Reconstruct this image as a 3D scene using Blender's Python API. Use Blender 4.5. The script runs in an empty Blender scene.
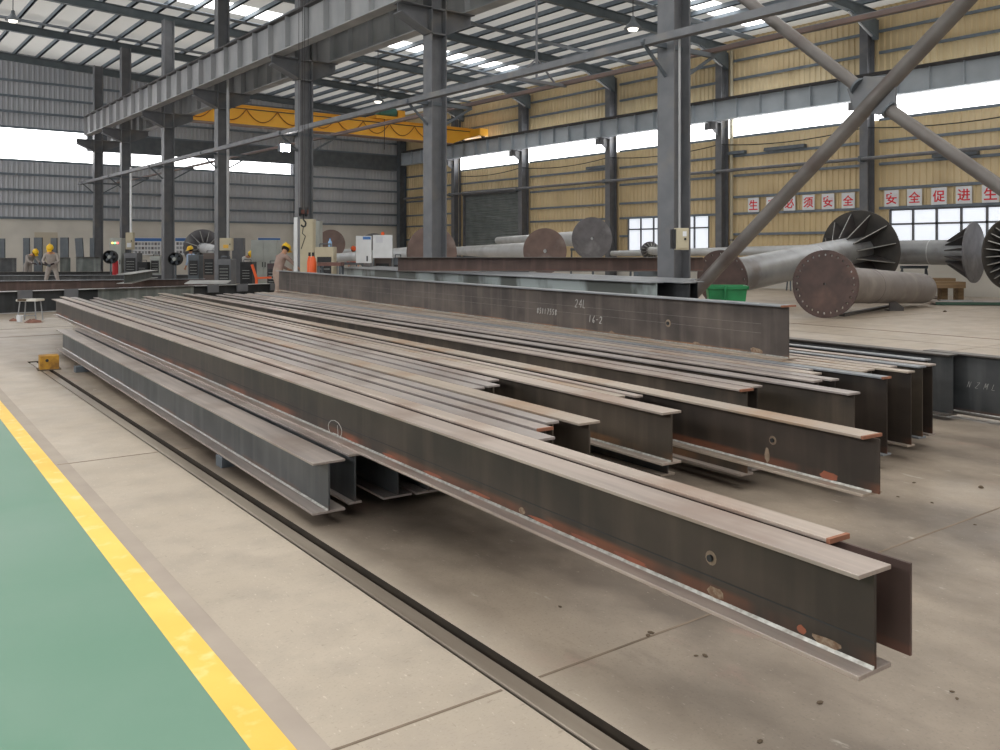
import bpy, bmesh, math, random
from mathutils import Vector, Matrix
random.seed(7)
SC = bpy.context.scene
COL = SC.collection
PI = math.pi
# ------------------------------------------------------------------ camera frame
H0, F, CY = 1.6, 880.0, 250.0
TH = math.radians(37.9)
S_, C_ = math.sin(TH), math.cos(TH)
def dirv(px, py):
    t = (px-500)/F
    return Vector((S_+t*C_, C_-t*S_, (CY-py)/F))
def at_d(px, py, d):
    return Vector((0, 0, H0)) + dirv(px, py)*d
def at_z(px, py, z):
    v = dirv(px, py); return Vector((0, 0, H0)) + v*((z-H0)/v.z)
def at_X(px, py, X):
    v = dirv(px, py); return Vector((0, 0, H0)) + v*(X/v.x)
def at_Y(px, py, Y):
    v = dirv(px, py); return Vector((0, 0, H0)) + v*(Y/v.y)
CAMR = Vector((C_, -S_, 0)); CAMF = Vector((S_, C_, 0))
def cam(r, d, z=0):
    p = CAMR*r + CAMF*d; return Vector((p.x, p.y, z))

cd = bpy.data.cameras.new('camera'); co = bpy.data.objects.new('camera', cd); COL.objects.link(co)
co.location = (0, 0, H0); co.rotation_euler = (PI/2, 0, -TH)
cd.sensor_width = 36; cd.lens = F*36/1000; cd.shift_y = -(375-CY)/1000
cd.clip_start = .05; cd.clip_end = 300
SC.camera = co

# ------------------------------------------------------------------ materials
def lin(c):
    return tuple(((x/255)/12.92 if x/255 <= .04045 else ((x/255+.055)/1.055)**2.4) for x in c) + (1,)
MATS = {}
def M(name, c1, c2=None, scale=4, rough=.6, metal=0, stretch=(1, 1, 1), bump=0, lo=.35, hi=.65, c3=None, s3=1.2, t3=(.55, .7)):
    if name in MATS: return MATS[name]
    m = bpy.data.materials.new(name); m.use_nodes = True
    nt = m.node_tree; b = nt.nodes['Principled BSDF']
    b.inputs['Roughness'].default_value = rough; b.inputs['Metallic'].default_value = metal
    b.inputs['Base Color'].default_value = lin(c1)
    if c2:
        tc = nt.nodes.new('ShaderNodeTexCoord'); mp = nt.nodes.new('ShaderNodeMapping')
        mp.inputs['Scale'].default_value = stretch
        nz = nt.nodes.new('ShaderNodeTexNoise'); nz.inputs['Scale'].default_value = scale; nz.inputs['Detail'].default_value = 6
        rp = nt.nodes.new('ShaderNodeValToRGB')
        rp.color_ramp.elements[0].position = lo; rp.color_ramp.elements[1].position = hi
        rp.color_ramp.elements[0].color = lin(c1); rp.color_ramp.elements[1].color = lin(c2)
        L = nt.links.new
        L(tc.outputs['Object'], mp.inputs['Vector']); L(mp.outputs['Vector'], nz.inputs['Vector'])
        L(nz.outputs['Fac'], rp.inputs['Fac'])
        out = rp.outputs['Color']
        if c3:
            n3 = nt.nodes.new('ShaderNodeTexNoise'); n3.inputs['Scale'].default_value = s3; n3.inputs['Detail'].default_value = 5
            r3 = nt.nodes.new('ShaderNodeValToRGB'); r3.color_ramp.elements[0].position = t3[0]; r3.color_ramp.elements[1].position = t3[1]
            mx = nt.nodes.new('ShaderNodeMix'); mx.data_type = 'RGBA'
            L(tc.outputs['Object'], n3.inputs['Vector']); L(n3.outputs['Fac'], r3.inputs['Fac'])
            L(r3.outputs['Color'], mx.inputs[0]); L(out, mx.inputs[6]); mx.inputs[7].default_value = lin(c3)
            out = mx.outputs[2]
        L(out, b.inputs['Base Color'])
        if bump:
            bp = nt.nodes.new('ShaderNodeBump'); bp.inputs['Strength'].default_value = bump; bp.inputs['Distance'].default_value = .01
            L(nz.outputs['Fac'], bp.inputs['Height']); L(bp.outputs['Normal'], b.inputs['Normal'])
    MATS[name] = m; return m
def EM(name, c, strength):
    if name in MATS: return MATS[name]
    m = bpy.data.materials.new(name); m.use_nodes = True; nt = m.node_tree
    b = nt.nodes['Principled BSDF']
    b.inputs['Base Color'].default_value = (.8, .8, .8, 1)
    b.inputs['Emission Color'].default_value = lin(c); b.inputs['Emission Strength'].default_value = strength
    MATS[name] = m; return m
def web_mat(name, c1, c2, rust, rust_h=.09, rust_amt=.5, light=None):
    """mill-scale steel web: vertical streaks, blotches and a rusty welding zone just above the bottom flange"""
    m = bpy.data.materials.new(name); m.use_nodes = True; nt = m.node_tree; b = nt.nodes['Principled BSDF']; L = nt.links.new
    b.inputs['Roughness'].default_value = .5; b.inputs['Metallic'].default_value = .15
    tc = nt.nodes.new('ShaderNodeTexCoord')
    def noise(scale, st, det=5):
        mp = nt.nodes.new('ShaderNodeMapping'); mp.inputs['Scale'].default_value = st
        n = nt.nodes.new('ShaderNodeTexNoise'); n.inputs['Scale'].default_value = scale; n.inputs['Detail'].default_value = det
        L(tc.outputs['Object'], mp.inputs['Vector']); L(mp.outputs['Vector'], n.inputs['Vector']); return n
    def ramp(src, a, c, ca, cb):
        r = nt.nodes.new('ShaderNodeValToRGB'); r.color_ramp.elements[0].position = a; r.color_ramp.elements[1].position = c
        r.color_ramp.elements[0].color = ca; r.color_ramp.elements[1].color = cb; L(src, r.inputs['Fac']); return r
    def mix(f, A, B):
        x = nt.nodes.new('ShaderNodeMix'); x.data_type = 'RGBA'; L(f, x.inputs[0])
        if isinstance(A, tuple): x.inputs[6].default_value = A
        else: L(A, x.inputs[6])
        if isinstance(B, tuple): x.inputs[7].default_value = B
        else: L(B, x.inputs[7])
        return x.outputs[2]
    W, K = (1, 1, 1, 1), (0, 0, 0, 1)
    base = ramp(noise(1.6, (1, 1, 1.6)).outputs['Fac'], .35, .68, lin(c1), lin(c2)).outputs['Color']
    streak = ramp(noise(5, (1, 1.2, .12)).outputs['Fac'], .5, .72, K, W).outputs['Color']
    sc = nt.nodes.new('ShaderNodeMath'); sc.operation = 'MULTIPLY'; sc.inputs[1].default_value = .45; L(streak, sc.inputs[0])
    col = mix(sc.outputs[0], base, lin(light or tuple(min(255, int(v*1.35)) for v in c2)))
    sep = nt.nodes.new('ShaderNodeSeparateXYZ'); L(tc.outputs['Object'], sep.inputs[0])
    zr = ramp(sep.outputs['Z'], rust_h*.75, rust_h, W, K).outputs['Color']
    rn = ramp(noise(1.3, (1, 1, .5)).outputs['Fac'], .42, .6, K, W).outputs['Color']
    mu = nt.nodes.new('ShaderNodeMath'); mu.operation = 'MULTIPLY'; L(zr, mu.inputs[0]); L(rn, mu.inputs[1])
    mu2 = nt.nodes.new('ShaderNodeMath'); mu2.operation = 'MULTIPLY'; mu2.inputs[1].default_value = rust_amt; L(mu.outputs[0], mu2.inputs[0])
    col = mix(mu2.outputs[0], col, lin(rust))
    L(col, b.inputs['Base Color']); MATS[name] = m; return m

STEEL = M('painted_steel', (114, 115, 119), (101, 103, 108), 3, .55, .1, c3=(126, 122, 118))
STEEL_D = M('dark_grey_steel', (102, 108, 114), (88, 95, 102), 3, .6, .1)
RAFTER = M('rafter_paint', (98, 106, 111), (86, 95, 100), 2, .6, .1)
GIRDER = M('girder_paint', (174, 174, 176), (148, 150, 154), 1.2, .5, .15, stretch=(1, 1, .4))
GIRDER_B = M('wall_girder_paint', (184, 192, 200), (170, 178, 186), 1.2, .5, .15)
DARKEDGE = M('dark_edge', (76, 72, 72), (62, 60, 62), 4, .6, .2)
PURLIN = M('purlin_paint', (120, 130, 140), (108, 118, 128), 3, .6, .1)
ROOF = M('roof_sheet', (232, 228, 218), (214, 212, 205), .8, .6, 0, stretch=(1, .15, 1))
TAN = M('tan_sheet', (222, 202, 164), (212, 190, 148), .5, .6, 0, stretch=(1, 1, .3), c3=(198, 176, 138), s3=.35)
GREYW = M('grey_sheet', (190, 192, 198), (176, 179, 186), .5, .6, 0, stretch=(1, 1, .3))  # shade and haze over the end wall are mixed into this grey
PLINTH = M('plinth_plaster', (222, 218, 210), (206, 202, 194), .7, .8)
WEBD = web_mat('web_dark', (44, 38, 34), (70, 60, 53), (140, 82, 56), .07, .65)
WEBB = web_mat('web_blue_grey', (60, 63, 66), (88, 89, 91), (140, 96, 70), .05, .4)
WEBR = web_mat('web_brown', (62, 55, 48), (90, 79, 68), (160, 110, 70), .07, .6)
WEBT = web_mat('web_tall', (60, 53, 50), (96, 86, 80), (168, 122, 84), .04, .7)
WEBG = web_mat('web_green_grey', (92, 98, 96), (120, 124, 122), (110, 96, 86), .05, .3)
WEBP = M('web_primer_patches', (172, 182, 182), (92, 96, 92), 1.4, .55, .1, stretch=(1, .9, .5), lo=.44, hi=.56)
WEBK = web_mat('web_black', (44, 46, 48), (60, 62, 64), (90, 70, 60), .05, .3)
WEBRED = web_mat('web_red_brown', (74, 58, 54), (92, 74, 68), (130, 80, 64), .05, .3)
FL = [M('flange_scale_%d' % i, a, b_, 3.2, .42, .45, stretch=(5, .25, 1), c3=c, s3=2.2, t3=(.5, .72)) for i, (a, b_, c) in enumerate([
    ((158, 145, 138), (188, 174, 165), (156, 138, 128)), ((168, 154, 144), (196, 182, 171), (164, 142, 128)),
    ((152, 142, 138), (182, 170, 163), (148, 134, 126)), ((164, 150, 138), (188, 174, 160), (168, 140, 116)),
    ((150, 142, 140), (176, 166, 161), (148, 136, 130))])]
FL_BLUE = M('flange_blue_grey', (128, 132, 138), (152, 154, 158), 3, .4, .45, stretch=(5, .25, 1))
FL_DARK = M('flange_dark', (84, 80, 78), (106, 100, 96), 3, .45, .4, stretch=(5, .25, 1))
FL_WHITE = M('flange_pale', (206, 206, 204), (170, 170, 170), 2, .5, .2, stretch=(1, 1, 1))
RUST_END = M('rust_end', (150, 98, 74), (132, 90, 70), 14, .8)
WELD = M('weld_bead', (196, 194, 190), (150, 146, 140), 40, .35, .6)
PIPE = M('pipe_steel', (168, 170, 172), (142, 143, 146), 1.2, .42, .45, c3=(128, 124, 122))
PIPE_L = M('pipe_light', (206, 208, 210), (186, 188, 190), 1.2, .42, .3)
PIPE_D = M('pipe_brown_grey', (150, 144, 142), (132, 126, 124), 1.5, .55, .3, c3=(168, 160, 156))
DISC_R = M('disc_rusty', (96, 78, 74), (76, 64, 62), 2.2, .6, .25, c3=(116, 92, 84))
DISC_B = M('disc_brown', (132, 112, 106), (112, 96, 92), 2.2, .6, .25, c3=(150, 138, 134))
DISC_G = M('disc_grey', (126, 124, 128), (104, 102, 106), 2.2, .5, .35, c3=(150, 150, 152))
RIB = M('rib_steel', (74, 74, 76), (96, 90, 88), 2, .5, .3)
RIB_E = M('rib_pale_edge', (176, 176, 172), (150, 150, 148), 6, .45, .3)
BRACE = M('brace_pipe', (116, 111, 108), (96, 90, 87), 1.6, .5, .2, c3=(88, 74, 70))
RAILM = M('rail_steel', (172, 160, 146), (138, 126, 114), 5, .4, .5, stretch=(1, .1, 1))
DARK = M('dark_dirt', (84, 70, 56), (104, 88, 70), 6, .9)
BLACK = M('black_parts', (36, 37, 40), (46, 47, 50), 8, .6)
ORANGE = M('crane_orange', (255, 192, 66), (250, 178, 52), .6, .5)
YEL = M('stop_yellow', (186, 138, 40), (140, 98, 38), 9, .7, c3=(96, 66, 36), s3=7)
HELM = M('helmet_yellow', (246, 200, 40), None, rough=.35)
SKIN = M('skin', (196, 146, 116), None, rough=.6)
CLOTH = M('work_jacket', (176, 168, 162), (160, 152, 148), 6, .9)
CLOTH2 = M('work_jacket_tan', (172, 148, 138), (156, 134, 126), 6, .9)
TROUS = M('work_trousers', (172, 164, 158), (156, 148, 142), 6, .9)
TROUS2 = M('work_trousers_tan', (176, 156, 144), (160, 142, 132), 6, .9)
CLOTH_BL = M('blue_white_jacket', (176, 196, 222), None, rough=.9)
CLOTH_W = M('white_jacket', (224, 224, 226), None, rough=.9)
CLOTH_O = M('orange_jacket', (226, 92, 52), None, rough=.9)
HIVIS = M('hi_vis_band', (232, 214, 110), None, rough=.5)
SHOE = M('shoe_dark', (52, 46, 44), None, rough=.8)
GLOVE = M('glove_dark', (64, 52, 56), None, rough=.9)
HAIR = M('hair_black', (28, 26, 26), None, rough=.7)
WHITE = M('white_board', (232, 234, 238), (222, 224, 228), 3, .4)
RED = M('sign_red', (222, 44, 56), None, rough=.5)
CREAM = M('cabinet_cream', (196, 186, 160), (184, 174, 150), 3, .5)
GREYC = M('cabinet_grey', (170, 174, 170), (156, 160, 156), 2, .5)
GREEN = M('bin_green', (40, 138, 84), (30, 116, 70), 3, .5)
ORG = M('safety_orange', (236, 98, 42), None, rough=.5)
BLUE = M('header_blue', (70, 120, 190), None, rough=.5)
PHOTO = M('board_pictures', (120, 128, 140), (180, 184, 188), 30, .5)
SHUT = M('shutter_slats', (128, 134, 134), (112, 118, 118), 2, .5, .2)
WOOD = M('timber', (150, 126, 96), (120, 98, 74), 3, .8, stretch=(.3, 4, 4))
CHALK = M('chalk', (190, 188, 184), None, rough=.9)
PANE = EM('daylight_panel', (255, 255, 255), 5)
PANE_W = EM('frosted_window_glass', (226, 234, 246), .72)
SKYL = EM('skylight_panel', (255, 254, 250), 4.0); SKYF = EM('skylight_panel_front', (255, 254, 250), 2.8)
LAMP = EM('floodlight_glow', (255, 255, 255), 60)
BULB = EM('lamp_bulb', (255, 250, 236), 2.0)
L_RED, L_GRN, L_YEL = EM('pilot_red', (255, 40, 40), 2), EM('pilot_green', (60, 255, 160), 1.5), EM('pilot_yellow', (255, 210, 60), 1.5)

# ------------------------------------------------------------------ mesh helpers
class MB:
    def __init__(s): s.v, s.f, s.mi = [], [], []
    def add(s, vs, fs, mi=0):
        n = len(s.v); s.v += [tuple(p) for p in vs]; s.f += [tuple(i+n for i in f) for f in fs]; s.mi += [mi]*len(fs)
    def box(s, x0, x1, y0, y1, z0, z1, mi=0, mat=None):
        vs = [Vector((x, y, z)) for z in (z0, z1) for y in (y0, y1) for x in (x0, x1)]
        if mat: vs = [mat @ p for p in vs]
        s.add(vs, [(0, 2, 3, 1), (4, 5, 7, 6), (0, 1, 5, 4), (2, 6, 7, 3), (0, 4, 6, 2), (1, 3, 7, 5)], mi)
    def bar(s, p, q, w, h, up=(0, 0, 1), mi=0):
        p, q = Vector(p), Vector(q); d = (q-p); l = d.length; d.normalize()
        a = d.cross(Vector(up));
        if a.length < 1e-5: a = d.cross(Vector((1, 0, 0)))
        a.normalize(); b = a.cross(d)
        m = Matrix((a, d, b)).transposed().to_4x4(); m.translation = p
        s.box(-w/2, w/2, 0, l, -h/2, h/2, mi, m)
    def tube(s, p, q, r0, r1=None, n=12, mi=0, caps=True, rings=1):
        r1 = r0 if r1 is None else r1
        p, q = Vector(p), Vector(q); d = (q-p).normalized()
        a = d.orthogonal().normalized(); b = d.cross(a)
        vs = []
        for k in range(rings+1):
            t = k/rings; c = p.lerp(q, t); r = r0+(r1-r0)*t
            vs += [c+(a*math.cos(2*PI*i/n)+b*math.sin(2*PI*i/n))*r for i in range(n)]
        fs = [(k*n+i, k*n+(i+1) % n, (k+1)*n+(i+1) % n, (k+1)*n+i) for k in range(rings) for i in range(n)]
        if caps: fs += [tuple(range(n-1, -1, -1)), tuple(rings*n+i for i in range(n))]
        s.add(vs, fs, mi)
    def lathe(s, prof, n=20, mi=0, mat=None):
        vs = [Vector((r*math.cos(2*PI*i/n), r*math.sin(2*PI*i/n), z)) for r, z in prof for i in range(n)]
        if mat: vs = [mat @ p for p in vs]
        fs = [(k*n+i, k*n+(i+1) % n, (k+1)*n+(i+1) % n, (k+1)*n+i) for k in range(len(prof)-1) for i in range(n)]
        fs += [tuple(range(n-1, -1, -1)), tuple((len(prof)-1)*n+i for i in range(n))]
        s.add(vs, fs, mi)
    def path(s, pts, r, n=6, mi=0):
        for a, b in zip(pts[:-1], pts[1:]): s.tube(a, b, r, n=n, mi=mi)
    def poly(s, pts, off, mi=0):
        """flat polygon extruded by the vector off"""
        n = len(pts); off = Vector(off); pts = [Vector(p) for p in pts]
        vs = pts + [p+off for p in pts]
        s.add(vs, [tuple(range(n-1, -1, -1)), tuple(range(n, 2*n))] + [(i, (i+1) % n, n+(i+1) % n, n+i) for i in range(n)], mi)
    def build(s, name, mats, parent=None, smooth=False, bevel=0):
        me = bpy.data.meshes.new(name); me.from_pydata(s.v, [], s.f)
        if not isinstance(mats, (list, tuple)): mats = [mats]
        for m in mats: me.materials.append(m)
        me.polygons.foreach_set('material_index', s.mi)
        bm = bmesh.new(); bm.from_mesh(me); bmesh.ops.recalc_face_normals(bm, faces=bm.faces); bm.to_mesh(me); bm.free()
        if smooth:
            me.polygons.foreach_set('use_smooth', [True]*len(me.polygons))
            me.set_sharp_from_angle(angle=math.radians(40))
        o = bpy.data.objects.new(name, me); COL.objects.link(o)
        if parent is not None: o.parent = parent
        if bevel:
            bv = o.modifiers.new('bevel', 'BEVEL'); bv.width = bevel; bv.segments = 2; bv.limit_method = 'ANGLE'
        return o
def tag(o, label, cat, group=None):
    o['label'] = label; o['category'] = cat
    if group: o['group'] = group
    return o
def thing(name, label, cat, loc=(0, 0, 0), rz=0, group=None):
    o = bpy.data.objects.new(name, None); COL.objects.link(o); o.empty_display_size = .1
    o.location = loc; o.rotation_euler = (0, 0, rz)
    return tag(o, label, cat, group)
def struct(o): o['kind'] = 'structure'; return o
def linked(src, name, parent, loc=(0, 0, 0)):
    c = src.copy(); c.name = name; COL.objects.link(c); c.parent = parent; c.location = loc; return c
def bx(name, mat, parent, *b, bevel=0):
    m = MB(); m.box(*b); return m.build(name, mat, parent, bevel=bevel)
ORD = ['first', 'second', 'third', 'fourth', 'fifth', 'sixth', 'seventh', 'eighth', 'ninth', 'tenth', 'eleventh', 'twelfth', 'thirteenth',
       'fourteenth', 'fifteenth', 'sixteenth', 'seventeenth', 'eighteenth', 'nineteenth', 'twentieth']
def basis(n):
    """matrix whose Z axis is the unit vector n (X horizontal)"""
    n = Vector(n).normalized(); a = Vector((0, 0, 1)).cross(n)
    if a.length < 1e-4: a = Vector((1, 0, 0))
    a.normalize(); b = n.cross(a)
    return Matrix((a, b, n)).transposed()

# ------------------------------------------------------------------ setting: floor, walls, roof
XW, YB = 31.4, 51.0          # sign wall, back wall
RX = lambda y: 1.965 + .036*y    # centre line of the floor rail
LX = lambda y: 1.045 + .042*y    # centre line of the yellow line
FLOORM = None
def floor_material():
    m = bpy.data.materials.new('concrete_floor'); m.use_nodes = True; nt = m.node_tree; b = nt.nodes['Principled BSDF']; L = nt.links.new
    tc = nt.nodes.new('ShaderNodeTexCoord')
    def nz(s, st=(1, 1, 1), d=6):
        mp = nt.nodes.new('ShaderNodeMapping'); mp.inputs['Scale'].default_value = st
        n = nt.nodes.new('ShaderNodeTexNoise'); n.inputs['Scale'].default_value = s; n.inputs['Detail'].default_value = d; n.inputs['Roughness'].default_value = .6
        L(tc.outputs['Object'], mp.inputs['Vector']); L(mp.outputs['Vector'], n.inputs['Vector']); return n.outputs['Fac']
    def rp(src, a, c, ca, cb):
        r = nt.nodes.new('ShaderNodeValToRGB'); r.color_ramp.elements[0].position = a; r.color_ramp.elements[1].position = c
        r.color_ramp.elements[0].color = ca; r.color_ramp.elements[1].color = cb; L(src, r.inputs['Fac']); return r.outputs['Color']
    def mix(f, A, B):
        x = nt.nodes.new('ShaderNodeMix'); x.data_type = 'RGBA'; L(f, x.inputs[0])
        for v, i in ((A, 6), (B, 7)):
            if isinstance(v, tuple): x.inputs[i].default_value = v
            else: L(v, x.inputs[i])
        return x.outputs[2]
    def mul(a, k):
        x = nt.nodes.new('ShaderNodeMath'); x.operation = 'MULTIPLY'; L(a, x.inputs[0])
        if isinstance(k, float): x.inputs[1].default_value = k
        else: L(k, x.inputs[1])
        return x.outputs[0]
    K, W = (0, 0, 0, 1), (1, 1, 1, 1)
    c = rp(nz(.7), .35, .7, lin((170, 157, 142)), lin((187, 174, 159)))
    c = mix(mul(rp(nz(3.2), .45, .7, K, W), .55), c, lin((154, 143, 132)))
    c = mix(mul(rp(nz(14, (1, 3, 1)), .62, .72, K, W), .6), c, lin((132, 118, 104)))
    c = mix(mul(rp(nz(28, (1.5, .4, 1)), .66, .74, K, W), .5), c, lin((112, 100, 90)))
    c = mix(mul(rp(nz(70, (1, 1.6, 1), 3), .56, .70, K, W), .35), c, lin((134, 120, 106)))
    c = mix(mul(rp(nz(45, (1.4, .5, 1), 3), .64, .72, K, W), .45), c, lin((222, 214, 202)))
    # storage strip beyond the rail: trodden dirt, rust dust, grey scuffs, and beam shadow painted into the dark patches
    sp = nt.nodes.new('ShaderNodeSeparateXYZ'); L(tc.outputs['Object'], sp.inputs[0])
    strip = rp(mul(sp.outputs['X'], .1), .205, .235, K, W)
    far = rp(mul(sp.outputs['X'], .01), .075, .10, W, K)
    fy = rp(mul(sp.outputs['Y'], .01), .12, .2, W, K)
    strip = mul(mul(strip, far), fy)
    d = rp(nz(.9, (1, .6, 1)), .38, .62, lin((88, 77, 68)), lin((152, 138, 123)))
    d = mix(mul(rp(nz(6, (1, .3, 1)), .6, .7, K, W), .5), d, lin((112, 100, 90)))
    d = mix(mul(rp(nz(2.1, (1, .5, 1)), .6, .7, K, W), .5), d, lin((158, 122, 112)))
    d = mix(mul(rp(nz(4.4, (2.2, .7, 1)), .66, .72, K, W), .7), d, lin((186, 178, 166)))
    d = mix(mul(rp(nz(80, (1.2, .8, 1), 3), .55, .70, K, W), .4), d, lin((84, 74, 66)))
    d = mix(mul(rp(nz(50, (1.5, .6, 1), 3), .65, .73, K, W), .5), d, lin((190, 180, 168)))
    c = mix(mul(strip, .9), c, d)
    L(c, b.inputs['Base Color'])
    L(rp(nz(2), .3, .7, (.34,)*3+(1,), (.55,)*3+(1,)), b.inputs['Roughness'])
    return m
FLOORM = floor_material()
m = MB()
Y0, Y1, T = -9.0, 14.1, .075      # the rail pocket is a real slot in the slab
A = lambda y: RX(y)-T; B = lambda y: RX(y)+T
m.add([(-10, Y0, 0), (A(Y0), Y0, 0), (A(Y1), Y1, 0), (-10, Y1, 0)], [(0, 1, 2, 3)])
m.add([(B(Y0), Y0, 0), (34, Y0, 0), (34, Y1, 0), (B(Y1), Y1, 0)], [(0, 1, 2, 3)])
m.add([(-10, Y1, 0), (A(Y1), Y1, 0), (B(Y1), Y1, 0), (34, Y1, 0), (34, 52.5, 0), (-10, 52.5, 0)], [(0, 1, 2, 3, 4, 5)])
m.add([(A(Y0), Y0, 0), (A(Y1), Y1, 0), (B(Y1), Y1, 0), (B(Y0), Y0, 0), (A(Y0), Y0, -.07), (A(Y1), Y1, -.07), (B(Y1), Y1, -.07), (B(Y0), Y0, -.07)],
      [(0, 4, 5, 1), (1, 5, 6, 2), (2, 6, 7, 3), (4, 7, 6, 5)], 1)
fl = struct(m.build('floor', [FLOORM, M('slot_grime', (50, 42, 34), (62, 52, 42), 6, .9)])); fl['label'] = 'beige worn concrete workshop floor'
# rail: foot, web and head in the slot
t = thing('floor_rail', 'worn steel rail sunk in a floor slot, running to the yellow stop block', 'rail', (RX(Y0), Y0, -.07))
Lr = math.hypot(Y1-Y0, RX(Y1)-RX(Y0)); t.rotation_euler = (0, 0, -math.atan((RX(Y1)-RX(Y0))/(Y1-Y0)))
bx('rail_foot', DARK, t, -.05, .05, 0, Lr-.1, 0, .012); bx('rail_web', DARK, t, -.012, .012, 0, Lr-.1, .012, .04)
bx('rail_head', RAILM, t, -.052, .03, 0, Lr-.1, .03, .066, bevel=.006)
# green walkway and yellow line
GRN = M('green_paint', (102, 139, 119), (119, 148, 132), .5, .42, c3=(86, 134, 110), s3=.45)
YLW = M('yellow_line_paint', (244, 206, 104), (232, 188, 84), 1.2, .5, c3=(240, 214, 140), s3=8)
m = MB(); hw = .06
m.poly([(-9.9, Y0, .001), (LX(Y0)-hw, Y0, .001), (LX(20)-hw, 20, .001), (-9.9, 20, .001)], (0, 0, .002)); struct(m.build('floor_green_walkway', GRN))
m = MB(); m.poly([(LX(Y0)-hw, Y0, .001), (LX(Y0)+hw, Y0, .001), (LX(20)+hw, 20, .001), (LX(20)-hw, 20, .001)], (0, 0, .003)); struct(m.build('floor_yellow_line', YLW))
m = MB()   # greyer bare strip along the yellow line
m.poly([(LX(Y0)+hw, Y0, .0006), (LX(Y0)+hw+.085, Y0, .0006), (LX(12)+hw+.1, 12, .0006), (LX(12)+hw, 12, .0006)], (0, 0, .001))
struct(m.build('floor_worn_strip', M('bare_strip', (158, 145, 134), (168, 155, 143), 3, .6)))
k = 0
for (x0, y0, x1, y1, w) in [(1.42, 7.19, 2.14, 7.16, .012), (2.31, 7.15, 30, 5.9, .012), (1.22, 2.55, 1.97, 2.52, .012), (2.14, 2.51, 30, 1.7, .012), (9.8, 11.4, 31, 10.6, .012), (16.4, -2, 17.3, 26, .09), (-3, 20.1, 9, 20.1, .06), (-3, 18.3, 4.3, 18.3, .06), (14.9, -2, 15.8, 26, .02)]:
    m = MB(); d = Vector((x1-x0, y1-y0, 0)).normalized(); nrm = Vector((-d.y, d.x, 0))*w/2
    p, q = Vector((x0, y0, .0005)), Vector((x1, y1, .0005))
    m.poly([p-nrm, q-nrm, q+nrm, p+nrm], (0, 0, .0012)); k += 1
    struct(m.build('trim_%d' % k, M('floor_joint', (112, 98, 84), (132, 116, 100), 4, .9)))
# yellow rail stop
p = at_z(50.5, 370, 0)
t = thing('rail_stop', 'rusty yellow steel stop block standing on the far end of the floor rail', 'rail stop', (p.x, p.y+.11, 0), -.1)
m = MB(); m.box(-.115, .115, -.11, .11, .0, .19); m.build('stop_block', YEL, t, bevel=.006)
bx('base_plate', DARK, t, -.14, .14, -.13, .13, 0, .012); m = MB(); m.tube((-.03, -.118, .13), (-.03, -.10, .13), .02); m.build('bolt', BLACK, t)

def corr(rects, fixed, axis, inward, pitch=.24, dep=.05):
    """trapezoidal sheet over rectangles (a0,a1,z0,z1); axis 'y': wall at x=fixed, 'x': wall at y=fixed"""
    m = MB()
    for a0, a1, z0, z1 in rects:
        pts = []; a = a0
        n = max(1, int((a1-a0)/pitch)); st = (a1-a0)/n
        for i in range(n):
            b0 = a0+i*st
            for f, d in ((0, 0), (.5, 0), (.62, dep), (.88, dep)): pts.append((b0+f*st, d))
        pts.append((a1, 0))
        vs = []
        for z in (z0, z1):
            for a, d in pts:
                vs.append((fixed+inward*d, a, z) if axis == 'y' else (a, fixed+inward*d, z))
        n = len(pts); m.add(vs, [(i, i+1, n+i+1, n+i) for i in range(n-1)])
    return m
# sign wall (x = XW) with strip window, windows and roller door
WIN1 = (at_X(709.5, 230, XW).y, at_X(629, 230, XW).y, 1.5, 3.17)
WIN2 = (10.0, at_X(891, 225, XW).y, 1.4, 3.08)
DOOR = (at_X(520, 220, XW).y, at_X(466, 220, XW).y, 0, 4.95)
ST0, ST1 = 6.46, 7.95
Ys = [8.0, WIN2[0], WIN2[1], WIN1[0], WIN1[1], DOOR[0], DOOR[1], YB]
rects = []
for i in range(7):
    y0, y1 = Ys[i], Ys[i+1]
    if i == 1: rects += [(y0, y1, 1.2, WIN2[2]), (y0, y1, WIN2[3], ST0)]
    elif i == 3: rects += [(y0, y1, 1.2, WIN1[2]), (y0, y1, WIN1[3], ST0)]
    elif i == 5: rects += [(y0, y1, DOOR[3], ST0)]
    else: rects += [(y0, y1, 1.2, ST0)]
rects += [(8.0, YB, ST1, 10.9), (44.9, YB, ST0, ST1)]
wr = struct(corr(rects, XW, 'y', -1).build('wall_right', TAN)); wr['label'] = 'tan corrugated side wall'
m = MB()
for y0, y1 in ((8.0, DOOR[0]), (DOOR[1], YB)): m.box(XW-.02, XW+.2, y0, y1, 0, 1.2)
m.build('plinth', PLINTH, wr)
for z in (2.28, 3.16, 3.88, 4.8, 5.65, ST0, 8.15, 8.95, 9.75, 10.5):
    for y0, y1 in ((8, 17.2), (17.8, 23.9), (24.5, 30.6), (31.2, 37.5), (38.1, 44.3), (44.9, YB)):
        if z < DOOR[3] and y0 == 38.1: continue
        if z < 3.1 and y0 in (8,): continue
        if z < 3.1 and y0 == 24.5: y0 = WIN1[1]+.05
        bx('girt', PURLIN, wr, XW-.12, XW-.045, y0, y1, z-.05, z+.05)
m = MB(); m.box(XW-.02, XW+.02, 8, 44.9, ST0, ST1); sw = struct(m.build('window_1', PANE)); sw['label'] = 'bright strip window'
m = MB()
for i in range(27):
    y = 8.6+i*1.36; m.box(XW-.035, XW-.02, y-.012, y+.012, ST0, ST1)
m.build('glazing_bar', M('glazing_bars', (214, 216, 218), None), sw)
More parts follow.
